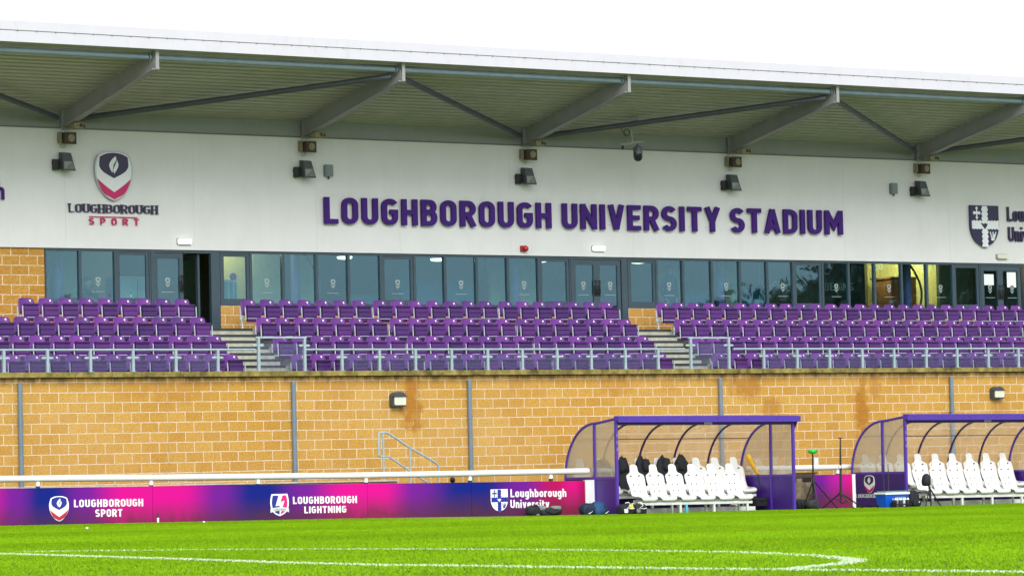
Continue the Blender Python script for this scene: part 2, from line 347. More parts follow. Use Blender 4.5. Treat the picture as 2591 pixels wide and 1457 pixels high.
# ================================================================== shared materials
WHITE_PAINT = mat('white_painted_steel', (0.80, 0.81, 0.80), 0.35, var=0.05, vscale=5)
FASCIA = None
CLAD = mat('pale_grey_cladding', (0.68, 0.69, 0.70), 0.55, var=0.035, vscale=1.3)
EAVES = mat('green_grey_eaves_panel', (0.30, 0.315, 0.325), 0.55, var=0.06, vscale=2.0)
SOFFIT = mat('olive_grey_roof_sheet', (0.45, 0.425, 0.405), 0.45, var=0.10, vscale=1.6)
STEEL = mat('grey_painted_steel', (0.30, 0.30, 0.305), 0.5, var=0.10, vscale=2.5)
TUBE = mat('blue_grey_tube', (0.20, 0.28, 0.33), 0.4, var=0.12, vscale=3)
BRACE = mat('dark_slate_tube', (0.075, 0.085, 0.115), 0.45, var=0.15, vscale=3)
FRAME = mat('blue_grey_window_frame', (0.040, 0.068, 0.092), 0.4, var=0.10, vscale=4)
PIPE = mat('slate_blue_downpipe', (0.15, 0.205, 0.26), 0.4, var=0.12, vscale=3)
GALV = mat('galvanised_steel', (0.56, 0.64, 0.67), 0.42, 0.25, var=0.12, vscale=12)
RAILG = mat('pale_blue_grey_rail', (0.33, 0.43, 0.47), 0.4, 0.1, var=0.10, vscale=8)
CONC = mat('terrace_concrete', (0.36, 0.36, 0.31), 0.85, var=0.22, vscale=5, bump=0.3)
STEPC = mat('pale_step_riser', (0.36, 0.36, 0.30), 0.8, var=0.25, vscale=9, bump=0.2)
NOSE = mat('dark_anti_slip_nosing', (0.022, 0.028, 0.030), 0.7, var=0.2)
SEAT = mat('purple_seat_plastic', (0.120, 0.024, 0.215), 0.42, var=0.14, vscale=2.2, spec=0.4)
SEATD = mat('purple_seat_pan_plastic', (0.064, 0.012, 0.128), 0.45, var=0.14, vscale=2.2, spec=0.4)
per_object(SEAT, 0.16); per_object(SEATD, 0.16)
DISC = mat('white_number_plate', (0.85, 0.85, 0.85), 0.4, var=0.03)
DARK = mat('black_plastic', (0.012, 0.013, 0.015), 0.5, var=0.25)
PURPLE_LET = mat('purple_sign_acrylic', (0.048, 0.012, 0.165), 0.6, var=0.06, vscale=2, spec=0.2)
NAVY = mat('navy_sign_acrylic', (0.020, 0.012, 0.060), 0.35, var=0.1)
CERISE = mat('cerise_sign_acrylic', (0.50, 0.004, 0.115), 0.35, var=0.06)
SILVER = mat('pale_sign_acrylic', (0.72, 0.76, 0.80), 0.35, var=0.04)
SIGNGREY = mat('grey_sign_edge', (0.42, 0.46, 0.48), 0.35, 0.3, var=0.06)

W0 = 70.63            # face of the lower brick wall
YF = 74.50            # face of the upper white wall
XL, XR = 27.0, 84.0
FLOOR, SILL, HEAD, WTOP = 3.375, 4.00, 5.305, 8.07

# white fascia: rain streaks and grime below the roof edge
FASCIA = mat('white_fascia_sheet', (0.60, 0.585, 0.66), 0.4, var=0.03, vscale=2)
_n = FASCIA.node_tree; _b = _n.nodes['Principled BSDF']; _g = nd(FASCIA, 'ShaderNodeNewGeometry'); _mp = nd(FASCIA, 'ShaderNodeMapping'); _mp.inputs['Scale'].default_value = (2.6, 1, 0.5)
_t = nd(FASCIA, 'ShaderNodeTexNoise'); _t.inputs['Scale'].default_value = 1.6; _t.inputs['Detail'].default_value = 7; _t.inputs['Roughness'].default_value = 0.7
_n.links.new(_g.outputs['Position'], _mp.inputs[0]); _n.links.new(_mp.outputs[0], _t.inputs['Vector'])
_r = nd(FASCIA, 'ShaderNodeValToRGB'); _r.color_ramp.elements[0].position = 0.56; _r.color_ramp.elements[1].position = 0.74; _n.links.new(_t.outputs[0], _r.inputs[0])
_old = _b.inputs['Base Color'].links[0].from_socket
_n.links.new(mixc(FASCIA, math_node(FASCIA, 'MULTIPLY', _r.outputs[0], 0.5), _old, (0.50, 0.50, 0.44)), _b.inputs['Base Color'])
# cladding: faint drips
_n = CLAD.node_tree; _b = _n.nodes['Principled BSDF']; _g = nd(CLAD, 'ShaderNodeNewGeometry'); _mp = nd(CLAD, 'ShaderNodeMapping'); _mp.inputs['Scale'].default_value = (3.5, 1, 0.35)
_t = nd(CLAD, 'ShaderNodeTexNoise'); _t.inputs['Scale'].default_value = 1.5; _t.inputs['Detail'].default_value = 7; _n.links.new(_g.outputs['Position'], _mp.inputs[0]); _n.links.new(_mp.outputs[0], _t.inputs['Vector'])
_r = nd(CLAD, 'ShaderNodeValToRGB'); _r.color_ramp.elements[0].position = 0.50; _r.color_ramp.elements[1].position = 0.78; _n.links.new(_t.outputs[0], _r.inputs[0])
_old = _b.inputs['Base Color'].links[0].from_socket
_n.links.new(mixc(CLAD, math_node(CLAD, 'MULTIPLY', _r.outputs[0], 0.14), _old, (0.52, 0.54, 0.50)), _b.inputs['Base Color'])

# ================================================================== ground
def shx(x): return gz(x)
def grass_material(name, trans, lo, hi):
    m = bpy.data.materials.new(name); m.use_nodes = True; L = m.node_tree.links; b = m.node_tree.nodes['Principled BSDF']
    g = nd(m, 'ShaderNodeNewGeometry')
    n1 = nd(m, 'ShaderNodeTexNoise'); n1.inputs['Scale'].default_value = 0.9; n1.inputs['Detail'].default_value = 6; n1.inputs['Roughness'].default_value = 0.7; L.new(g.outputs['Position'], n1.inputs['Vector'])
    r = nd(m, 'ShaderNodeValToRGB'); e = r.color_ramp.elements
    e[0].position = 0.33; e[0].color = lo+(1,); e[1].position = 0.68; e[1].color = hi+(1,); L.new(n1.outputs[0], r.inputs[0])
    n2 = nd(m, 'ShaderNodeTexNoise'); n2.inputs['Scale'].default_value = 14; n2.inputs['Detail'].default_value = 4; L.new(g.outputs['Position'], n2.inputs['Vector'])
    r2 = nd(m, 'ShaderNodeValToRGB'); r2.color_ramp.elements[0].position = 0.3; r2.color_ramp.elements[0].color = (0.82, 0.85, 0.75, 1); r2.color_ramp.elements[1].position = 0.7; r2.color_ramp.elements[1].color = (1.16, 1.13, 1.3, 1); L.new(n2.outputs[0], r2.inputs[0])
    mu = nd(m, 'ShaderNodeMix', data_type='RGBA', blend_type='MULTIPLY'); mu.inputs[0].default_value = 1; L.new(r.outputs[0], mu.inputs[6]); L.new(r2.outputs[0], mu.inputs[7])
    s = nd(m, 'ShaderNodeSeparateXYZ'); L.new(g.outputs['Position'], s.inputs[0])
    wx, wy = PX(1215, 1308, 64), 64.0   # worn straw-coloured turf where people step on and off the pitch
    dx = math_node(m, 'DIVIDE', math_node(m, 'SUBTRACT', s.outputs[0], float(wx)), 1.6); dy = math_node(m, 'DIVIDE', math_node(m, 'SUBTRACT', s.outputs[1], float(wy)), 3.6)
    d = math_node(m, 'ADD', math_node(m, 'MULTIPLY', dx, dx), math_node(m, 'MULTIPLY', dy, dy))
    d = math_node(m, 'ADD', d, math_node(m, 'MULTIPLY', math_node(m, 'SUBTRACT', n1.outputs[0], 0.5), 2.2))
    f = nd(m, 'ShaderNodeMapRange'); f.inputs[1].default_value = 1.3; f.inputs[2].default_value = 0.1; f.inputs[3].default_value = 0; f.inputs[4].default_value = 0.75; L.new(d, f.inputs[0])
    st_ = nd(m, 'ShaderNodeMapRange'); st_.inputs[1].default_value = -.25; st_.inputs[2].default_value = .25; st_.inputs[3].default_value = 0.95; st_.inputs[4].default_value = 1.04   # mowing bands
    L.new(math_node(m, 'SINE', math_node(m, 'MULTIPLY', math_node(m, 'ADD', s.outputs[1], math_node(m, 'MULTIPLY', n1.outputs[0], 0.5)), math.pi/5.5)), st_.inputs[0])
    n5 = nd(m, 'ShaderNodeTexNoise'); n5.inputs['Scale'].default_value = 0.16; n5.inputs['Detail'].default_value = 5; L.new(g.outputs['Position'], n5.inputs['Vector'])
    big = nd(m, 'ShaderNodeMapRange'); big.inputs[1].default_value = .35; big.inputs[2].default_value = .65; big.inputs[3].default_value = .90; big.inputs[4].default_value = 1.08; L.new(n5.outputs[0], big.inputs[0])
    hv = nd(m, 'ShaderNodeHueSaturation'); L.new(math_node(m, 'MULTIPLY', st_.outputs[0], big.outputs[0]), hv.inputs['Value']); L.new(mu.outputs[2], hv.inputs['Color'])
    L.new(mixc(m, f.outputs[0], hv.outputs[0], (0.66, 0.55, 0.20)), b.inputs['Base Color'])
    vm = nd(m, 'ShaderNodeVectorMath', operation='MULTIPLY_ADD'); vm.inputs[1].default_value = (.28, .28, .28); vm.inputs[2].default_value = (0, 0, 1); L.new(g.outputs['Normal'], vm.inputs[0])
    vn = nd(m, 'ShaderNodeVectorMath', operation='NORMALIZE'); L.new(vm.outputs[0], vn.inputs[0]); L.new(vn.outputs[0], b.inputs['Normal'])
    b.inputs['Roughness'].default_value = 0.8; b.inputs['Specular IOR Level'].default_value = 0.04
    if trans:   # thin blades let light through
        tl = nd(m, 'ShaderNodeBsdfTranslucent'); mx = nd(m, 'ShaderNodeMixShader'); mx.inputs[0].default_value = trans; L.new(b.inputs['Base Color'].links[0].from_socket, tl.inputs[0])
        L.new(b.outputs[0], mx.inputs[1]); L.new(tl.outputs[0], mx.inputs[2]); L.new(mx.outputs[0], m.node_tree.nodes['Material Output'].inputs[0])
    return m
TURF = grass_material('pitch_turf', 0, (.09, .16, .022), (.13, .215, .032)); BLADE = grass_material('grass_blades', 0.35, (.30, .61, .008), (.40, .72, .014))
xs = [-400, -150, -40, 0, 10, 20, 26, 32.7, 36, 40.9, 45.3, 48.2, 53.3, 56.7, 60.5, 75, 120, 300, 600]
ys = [-300, -60, 0, 20, 40, 55, 64, 66, 68.2]
mb = MB(); vv = [(x, y, shx(x)) for y in ys for x in xs]; nx = len(xs)
mb.add(vv, [(j*nx+i, j*nx+i+1, (j+1)*nx+i+1, (j+1)*nx+i) for j in range(len(ys)-1) for i in range(nx-1)])
o = mb.build('pitch', TURF); o['kind'] = 'structure'
PAVE = mat('walkway_tarmac', (0.10, 0.10, 0.095), 0.85, var=0.25, vscale=8, bump=0.3)
mb = MB(); mb.add([(x, y, shx(x)+(0.02 if y < 70 else 0.02)) for y in (68.0, 71.2) for x in xs], [(i, i+1, nx+i+1, nx+i) for i in range(nx-1)])
o = mb.build('walkway', PAVE); o['kind'] = 'structure'
mb = MB(); mb.add([(x, y, shx(x)-0.05) for y in (68.2, 600) for x in xs], [(i, i+1, nx+i+1, nx+i) for i in range(nx-1)])
o = mb.build('ground', PAVE); o['kind'] = 'structure'

# grass blades and painted lines
def inside_view(x, y):
    d = np.stack([x, y, np.full_like(x, -1.05)], -1); z = d@AX; u = CX+F*(d@RX)/z
    return (u > -420) & (u < 3010)
def blades(n, seed, yr):
    g = np.random.default_rng(seed); y = g.uniform(*yr, n); r0, r1 = ray(-420, 1400), ray(3010, 1400); a0, a1 = r0[0]/r0[1], r1[0]/r1[1]; keep = g.uniform(0, 1, n) < y/yr[1]; y = y[keep]; x = y*g.uniform(a0, a1, len(y)); k = inside_view(x, y); x = x[k]; y = y[k]
    return x, y, g
def blade_mesh(name, x, y, g, h, wdt, m, up=0.0):
    n = len(x); z = np.interp(x, [a for a, b in GXZ], [b for a, b in GXZ])
    a = g.uniform(0, 2*np.pi, n); hh = h*g.uniform(0.55, 1.25, n); ww = wdt*g.uniform(0.6, 1.4, n); ln = hh*g.uniform(0.1, 0.9, n); la = g.uniform(0, 2*np.pi, n)
    v = np.empty((n, 3, 3), np.float32)
    v[:, 0] = np.stack([x-np.cos(a)*ww, y-np.sin(a)*ww, z], -1); v[:, 1] = np.stack([x+np.cos(a)*ww, y+np.sin(a)*ww, z], -1)
    v[:, 2] = np.stack([x+np.cos(la)*ln, y+np.sin(la)*ln, z+hh], -1)
    me = bpy.data.meshes.new(name); me.vertices.add(3*n); me.vertices.foreach_set('co', v.ravel())
    me.loops.add(3*n); me.loops.foreach_set('vertex_index', np.arange(3*n, dtype=np.int32))
    me.polygons.add(n); me.polygons.foreach_set('loop_start', np.arange(0, 3*n, 3, dtype=np.int32)); me.polygons.foreach_set('loop_total', np.full(n, 3, dtype=np.int32))
    me.materials.append(m); me.update(); me.validate()
    o = bpy.data.objects.new(name, me); COL.objects.link(o); return o
x, y, g = blades(2600000, 3, (17, 67.3))
o = blade_mesh('grass', x, y, g, 0.017, 0.0055, BLADE); o['kind'] = 'stuff'; o['label'] = 'short mown bright green grass of the pitch'
LINE = mat('line_marking_paint', (0.70, 0.80, 0.60), 0.8, var=0.2, vscale=9)
def line_pts(px, wd, dens, seed):
    g = np.random.default_rng(seed); pts = [G(*q)[:2] for q in px]; X = []; Y = []
    for a, b in zip(pts[:-1], pts[1:]):
        L_ = np.linalg.norm(b-a); n = int(L_*dens); t = g.uniform(0, 1, n); s = g.normal(0, wd/2.6, n); nn = np.array([-(b-a)[1], (b-a)[0]])/L_
        q = a+np.outer(t, b-a)+np.outer(s, nn); X.append(q[:, 0]); Y.append(q[:, 1])
    return np.concatenate(X), np.concatenate(Y), g
def smooth_px(px, n=10):
    res = []; q = [px[0]]+list(px)+[px[-1]]
    for i in range(1, len(q)-2):
        for j in range(n):
            t = j/n; p0, p1, p2, p3 = [np.array(k, float) for k in q[i-1:i+3]]
            res.append(tuple(0.5*((2*p1)+(-p0+p2)*t+(2*p0-5*p1+4*p2-p3)*t*t+(-p0+3*p1-3*p2+p3)*t**3)))
    return res+[px[-1]]
straight = smooth_px([(-40, 1400), (436, 1414.5), (870, 1428), (1296, 1434), (1730, 1439.5), (2150, 1443.5), (2640, 1448)])
curve_ = smooth_px([(60, 1396), (500, 1391.5), (870, 1390), (1296, 1391), (1730, 1395.5), (1930, 1400), (2093, 1409), (2150, 1416), (2163, 1420), (2140, 1426), (2060, 1434), (1985, 1441.5)])
for nm, px, wd, ds, hh in (('penalty_line', straight, 0.12, 400, 0.018), ('penalty_arc', curve_, 0.12, 220, 0.018)):
    x, y, g = line_pts(px, wd, ds, 5)
    if nm == 'penalty_arc': x2, y2, g = line_pts(px[len(px)*6//10:], wd, 460, 6); x, y = np.concatenate([x, x2]), np.concatenate([y, y2])
    o = blade_mesh(nm+'_marking', x, y, g, hh, 0.008, LINE); o['kind'] = 'structure'

# ================================================================== grandstand
X0B = 36.272
st = []
for px_, rx, a in ((450, 1.0, 0.35), (340, 0.7, 0.25), (1040, 0.45, 0.9), (1340, 1.2, 0.2), (1560, 0.7, 0.45), (1690, 0.4, 0.3), (1890, 0.75, 0.75), (1950, 0.4, 0.6), (2180, 0.32, 0.95), (2215, 0.30, 0.6), (2290, 0.5, 0.25), (2530, 0.5, 0.35), (870, 0.7, 0.2)):
    zc = {1040: 1.55, 2180: 1.2, 1890: 1.85, 1950: 1.35, 2530: 1.3, 450: 1.9}.get(px_, 1.95); rz = {1040: 0.75, 2180: 0.95, 2215: 0.5, 1890: 0.35, 450: 0.4}.get(px_, 0.3)
    st.append((PX(px_, 1000, W0), zc, rx*0.75, rz*1.05, min(.95, a*1.0)))
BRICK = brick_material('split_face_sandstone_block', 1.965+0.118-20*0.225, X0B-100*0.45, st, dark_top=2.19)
BRICKU = brick_material('upper_sandstone_block', PZ(0, 618+27, YF)-20*0.225, PX(53, 660, YF)-100*0.45, (), (0.56, 0.32, 0.075), (0.50, 0.26, 0.05))
stand = thing('grandstand', 'grandstand building with sandstone block front, white upper wall and cantilever roof over the purple seats', 'grandstand', (50, 72, -1.1))
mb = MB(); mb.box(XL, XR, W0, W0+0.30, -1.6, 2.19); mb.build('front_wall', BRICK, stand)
# movement joints in the wall as slim recess strips proud by 2 mm
for px_ in (425, 1055, 2160): x = PX(px_, 1060, W0); mb = MB(); mb.box(x-0.007, x+0.007, W0-0.003, W0+0.01, -1.4, 2.18); mb.build('movement_joint', mat('joint_sealant', (0.42, 0.27, 0.12), 0.8), stand)
COPE = mat('mossy_coping_stone', (0.21, 0.17, 0.045), 0.9, var=0.75, vscale=4.0, bump=0.5, bscale=20)
mb = MB(); x = XL
while x < XR: mb.box(x, x+0.894, W0-0.055, W0+0.40, 2.19, 2.305); x += 0.90
mb.build('coping', COPE, stand)
# terrace: stepped concrete deck
T = [2.0, 2.455, 2.912, FLOOR]; TY = [70.93, 71.47, 72.205, 72.94]
prof = [(TY[0], 1.2), (TY[0], T[0])]
for k in range(1, 4): prof += [(TY[k], T[k-1]), (TY[k], T[k])]
prof += [(74.62, T[3]), (74.62, 1.2)]
mb = MB(); mb.prismx(prof, XL, XR); mb.build('terrace', CONC, stand)
SEAT_ROWS_Y = [71.33, 72.065, 72.80, 73.54]
AX1 = (41.58, 42.78); AX2 = (PX(1653, 900, 71.33)+0.52, PX(1802, 905, 71.33)-0.06)
def aisle(x0, x1):
    s = MB(); step = 0.152; go = 0.245
    for i in range(8):
        z1 = FLOOR-step*(i+1); y1 = TY[3]-go*i-0.02; y0 = y1-go
        zz = 1.95
        if z1 < 2.0: break
        s.box(x0, x1, y0, 73.0, zz, z1)
        s.box(x0+0.001, x1-0.001, y0-0.004, y0+0.055, z1-0.058, z1+0.003, 1)
    s.box(x0+0.001, x1-0.001, TY[3]-0.026, TY[3]+0.04, FLOOR-0.04, FLOOR+0.004, 1)
    return s.build('aisle_steps', [STEPC, NOSE], stand)
aisle(*AX1); aisle(*AX2)
# white upper wall: panels with fine joints
mb = MB(); px_joints = [-200, 165, 490, 800, 1010, 1290, 1600, 1870, 2135, 2400, 2650, 2900]
jx = [PX(q, 500, YF) for q in px_joints]; jx[0] = XL; jx[-1] = XR
for a, b in zip(jx[:-1], jx[1:]): mb.box(a+0.0015, b-0.0015, YF, YF+0.10, HEAD, WTOP)
mb.box(XL, XR, YF+0.02, YF+0.3, HEAD+0.05, WTOP-0.02)
mb.build('white_wall', CLAD, stand)
mb = MB(); mb.box(XL, XR, YF-0.012, YF+0.10, WTOP, WTOP+0.03)
x = XL
while x < XR: mb.lathe([(0.016, -0.03), (0.016, -0.012)], (x, YF, WTOP+0.015), 8, axis='y'); x += 0.42
mb.build('wall_top_flashing', mat('dark_grey_flashing', (0.13, 0.15, 0.14), 0.5), stand)
mb = MB(); mb.box(XL, XR, YF+0.03, YF+0.2, WTOP+0.03, 8.60); mb.build('eaves_panel', EAVES, stand)
# upper brick pier left of the windows and dwarf walls below the sills
XB = PX(112, 690, YF+0.07)
mb = MB(); mb.box(XL, XB, YF+0.06, YF+0.36, FLOOR, HEAD); mb.build('brick_pier', BRICKU, stand)

# ---- roof
RY0, RY1, RZ0, RZ1 = 69.95, 75.2, 9.43, 8.345        # soffit line from the front edge to the wall
def sz(y): return RZ0+(RZ1-RZ0)*(y-RY0)/(RY1-RY0)
roof = MB(); pts = []; y = RY0+0.02; pitch = 0.235
while y < RY1-0.01:
    for dy, dz in ((0, 0), (0.12, 0), (0.135, 0.05), (0.215, 0.05), (0.235, 0)):
        if y+dy <= RY1: pts.append((y+dy, sz(y+dy)+dz))
    y += pitch+1e-4
n = len(pts); v = [(XL-3, a, b) for a, b in pts]+[(XR+3, a, b) for a, b in pts]
roof.add(v, [(i, i+1, n+i+1, n+i) for i in range(n-1)])
rf = roof.build('roof', SOFFIT, stand)
mb = MB(); mb.hexa([(XL-3, RY0, 9.72), (XR+3, RY0, 9.72), (XR+3, 86, 9.1), (XL-3, 86, 9.1), (XL-3, RY0, 9.86), (XR+3, RY0, 9.86), (XR+3, 86, 9.24), (XL-3, 86, 9.24)])
mb.build('roof_deck', FASCIA, rf)
mb = MB(); mb.box(XL-3, XR+3, RY0-0.045, RY0+0.02, 9.425, 9.672); mb.box(XL-3, XR+3, RY0-0.06, RY0+0.02, 9.68, 9.875); mb.box(XL-3, XR+3, RY0-0.05, RY0+0.25, 9.875, 9.885)
mb.build('fascia', FASCIA, rf)
mb = MB(); mb.box(XL-3, XR+3, RY0-0.052, RY0, 9.669, 9.682); x = XL
while x < XR: mb.lathe([(0.013, -0.02), (0.013, 0.0)], (x, RY0-0.055, 9.672), 8, axis='y'); x += 0.46
mb.build('fascia_joint', mat('dark_joint', (0.16, 0.17, 0.17), 0.6), rf)
BX = [38.752-6.511, 38.752, 45.25, 51.75, 58.29, 64.80, 71.31, 77.8]
def rafter(x):
    s = MB(); f0 = Vector((x, 70.06, 8.985)); f1 = Vector((x, 75.1, 7.955)); up = Vector((0, 1.03, 5.04)).normalized(); d = (f1-f0).normalized()
    def q(t, u): return f0+d*t+up*u
    Lh = (f1-f0).length
    def pl(u0, u1, hw, t0=0.0, t1=Lh):
        a, b, c, e = q(t0, u0), q(t1, u0), q(t1, u1), q(t0, u1)
        s.hexa([(p.x+dx, p.y, p.z) for p, dx in ((a, -hw), (a, hw), (b, hw), (b, -hw))]+[(p.x+dx, p.y, p.z) for p, dx in ((e, -hw), (e, hw), (c, hw), (c, -hw))])
    pl(0, 0.016, 0.095); pl(0.016, 0.455, 0.007); pl(0.44, 0.456, 0.09)
    s.box(x-0.012, x+0.075, 70.035, 70.05, 8.995, 9.42)            # end plate
    s.box(x-0.10, x+0.10, 74.42, 74.435, 8.05, 8.56)                # stiffener at the wall line
    return s.build('rafter', STEEL, stand)
for x in BX: rafter(x)
for a, b in zip(BX[:-1], BX[1:]):
    s = MB(); s.tube([(a+0.13, 70.22, 9.275), (b-0.11, 70.22, 9.275)], 0.062, 12)
    for e in (a+0.04, b-0.04): s.lathe([(0.085, -0.012), (0.085, 0.012)], (e+(0.03 if e < b-1 else -0.03), 70.22, 9.275), 12, axis='x')
    s.tube([(a+0.01, 70.22, 9.275), (a+0.13, 70.22, 9.275)], 0.03, 8); s.tube([(b-0.11, 70.22, 9.275), (b-0.01, 70.22, 9.275)], 0.03, 8)
    s.build('tie_tube', TUBE, stand)
for i in range(len(BX)-1):
    a, b = BX[i], BX[i+1]
    p, q = ((a+0.3, 74.25, 8.30), (b-0.12, 70.35, 9.13)) if i % 2 == 1 else ((a+0.12, 70.35, 9.13), (b-0.3, 74.25, 8.30))
    s = MB(); s.tube([p, q], 0.066, 12); s.build('roof_brace', BRACE, stand)
for px_ in (53, 745.5, 1191, 1826.5, 2411.5):
    x = PX(px_, 1050, W0-0.1); s = MB(); s.tube([(x, W0-0.075, -1.2), (x, W0-0.075, 2.07)], 0.052, 14)
    for z in (1.2, 0.1): s.lathe([(0.060, -0.05), (0.060, 0.05)], (x, W0-0.075, z), 14)
    s.build('downpipe', PIPE, stand)

# ---- glazing
def poly_material(name, tint, milk, amt):
    m = bpy.data.materials.new(name); m.use_nodes = True; n = m.node_tree; n.nodes.clear(); L = n.links
    o = nd(m, 'ShaderNodeOutputMaterial'); t = nd(m, 'ShaderNodeBsdfTransparent'); t.inputs[0].default_value = tint+(1,)
    d = nd(m, 'ShaderNodeBsdfDiffuse'); d.inputs[0].default_value = milk+(1,); tl = nd(m, 'ShaderNodeBsdfTranslucent'); tl.inputs[0].default_value = milk+(1,)
    g = nd(m, 'ShaderNodeNewGeometry'); nz_ = nd(m, 'ShaderNodeTexNoise'); nz_.inputs['Scale'].default_value = 1.8; nz_.inputs['Detail'].default_value = 6; L.new(g.outputs['Position'], nz_.inputs['Vector'])
    md = nd(m, 'ShaderNodeMixShader'); md.inputs[0].default_value = .5; L.new(d.outputs[0], md.inputs[1]); L.new(tl.outputs[0], md.inputs[2])
    mx = nd(m, 'ShaderNodeMixShader'); L.new(math_node(m, 'MULTIPLY', math_node(m, 'ADD', nz_.outputs[0], .5), amt), mx.inputs[0]); L.new(t.outputs[0], mx.inputs[1]); L.new(md.outputs[0], mx.inputs[2])
    gl = nd(m, 'ShaderNodeBsdfGlossy'); gl.inputs[1].default_value = .12; m2 = nd(m, 'ShaderNodeMixShader'); fr = nd(m, 'ShaderNodeFresnel'); fr.inputs[0].default_value = 1.35
    L.new(math_node(m, 'MULTIPLY', fr.outputs[0], .6), m2.inputs[0]); L.new(mx.outputs[0], m2.inputs[1]); L.new(gl.outputs[0], m2.inputs[2]); L.new(m2.outputs[0], o.inputs[0]); return m
def glass_material(name, tint, refl, fac):
    m = bpy.data.materials.new(name); m.use_nodes = True; n = m.node_tree; n.nodes.clear(); L = n.links
    o = nd(m, 'ShaderNodeOutputMaterial'); t = nd(m, 'ShaderNodeBsdfTransparent'); t.inputs[0].default_value = tint+(1,)
    gl = nd(m, 'ShaderNodeBsdfGlossy'); gl.inputs[0].default_value = refl+(1,); gl.inputs[1].default_value = 0.015
    g = nd(m, 'ShaderNodeNewGeometry'); nz_ = nd(m, 'ShaderNodeTexNoise'); nz_.inputs['Scale'].default_value = 1.1; L.new(g.outputs['Position'], nz_.inputs['Vector'])
    bp = nd(m, 'ShaderNodeBump'); bp.inputs['Strength'].default_value = 0.06; bp.inputs['Distance'].default_value = 0.05; L.new(nz_.outputs[0], bp.inputs['Height']); L.new(bp.outputs[0], gl.inputs['Normal'])
    fr = nd(m, 'ShaderNodeLayerWeight'); fr.inputs[0].default_value = 0.25
    mx = nd(m, 'ShaderNodeMixShader'); f = math_node(m, 'ADD', math_node(m, 'MULTIPLY', fr.outputs['Fresnel'], 0.6), fac); L.new(f, mx.inputs[0])
    L.new(t.outputs[0], mx.inputs[1]); L.new(gl.outputs[0], mx.inputs[2]); L.new(mx.outputs[0], o.inputs[0]); return m
GLASS = glass_material('tinted_window_glass', (0.64, 0.79, 0.80), (0.46, 0.76, 0.90), 0.11)
DECAL = mat('frosted_window_film', (0.27, 0.34, 0.36), 0.6, var=0.05)
YG = YF+0.09
def frame_bars(s, x0, x1, z0, z1, y0, y1, tl, tr, tb, tt):
    s.box(x0, x0+tl, y0, y1, z0, z1); s.box(x1-tr, x1, y0, y1, z0, z1)
    s.box(x0+tl, x1-tr, y0, y1, z0, z0+tb); s.box(x0+tl, x1-tr, y0, y1, z1-tt, z1)
def shield_outline(cx, z0, z1, hw):
    H = z1-z0; q = lambda u, v: (cx+u*hw, z0+v*H)
    return bez([q(0, 1)+(1,), q(0.45, .985), q(0.80, .93), q(0.93, .80), q(1.0, .60), q(0.93, .42), q(0.72, .22), q(0.38, .07), q(0, 0)+(1,), q(-.38, .07), q(-.72, .22), q(-.93, .42), q(-1, .60), q(-.93, .80), q(-.80, .93), q(-.45, .985)], 4)
def small_decal(x, z, Y, parent):
    s = MB(); k = 0.072
    def q(L_): return [(x+u*k, z+v*k*1.5) for u, v in L_]
    for L_ in ([(-1, .75), (-.55, 1), (0, 1.05), (.55, 1), (1, .75), (.85, .2), (0, -.35), (-.85, .2)], ):
        out_ = q(L_); inn = [(x+(a-x)*0.45, z+0.055+(b-z-0.055)*0.42) for a, b in out_]; n = len(out_)
        s.add([(a, Y, b) for a, b in out_]+[(a, Y, b) for a, b in inn], [(i, (i+1) % n, n+(i+1) % n, n+i) for i in range(n)])
    s.prism(q([(-.95, -.05), (0, -.62), (.95, -.05), (.80, -.45), (0, -1.05), (-.80, -.45)]), Y-0.0005, Y+0.0005)
    s.box(x-0.17, x+0.17, Y-0.0005, Y+0.0005, z-0.235, z-0.222)
    return s.build('frosted_emblem', DECAL, parent)
decal_px = [247.5, 423.7, 674.7, 842, 1005.4, 1166, 1325, 1475.5, 1543, 1692, 1836.7, 1979.7, 2115, 2248.5, 2378.8, 2504, 2559.7]
decal_x = [PX(q, 705, YG) for q in decal_px]
def add_decals(x0, x1, parent):
    for q, x in zip(decal_px, decal_x):
        if x0 < x < x1: small_decal(x, PZ(q, 713+(q-247)*0.0085, YG-0.004), YG-0.006, parent)
def window(px0, px1, kind):
    x0, x1 = PX(px0, 700, YG), PX(px1, 700, YG); z0, z1 = SILL, HEAD
    s = MB(); frame_bars(s, x0, x1, z0, z1, YG-0.05, YG+0.05, 0.035, 0.035, 0.06, 0.06)
    if kind == 'casement': frame_bars(s, x0+0.036, x1-0.036, z0+0.061, z1-0.061, YG-0.03, YG+0.04, 0.075, 0.075, 0.10, 0.075)
    wn = s.build('window', FRAME, stand)
    m_ = 0.112 if kind == 'casement' else 0.036; e_ = 0.137 if kind == 'casement' else 0.061
    g = MB(); g.box(x0+m_, x1-m_, YG-0.003, YG+0.003, z0+e_, z1-e_); g.build('pane', GLASS, wn)
    add_decals(x0, x1, wn)
    d = MB(); d.box(x0+0.001, x1-0.001, YF+0.05, YF+0.25, FLOOR, SILL-0.005); d.build('dwarf_wall', BRICKU, stand)
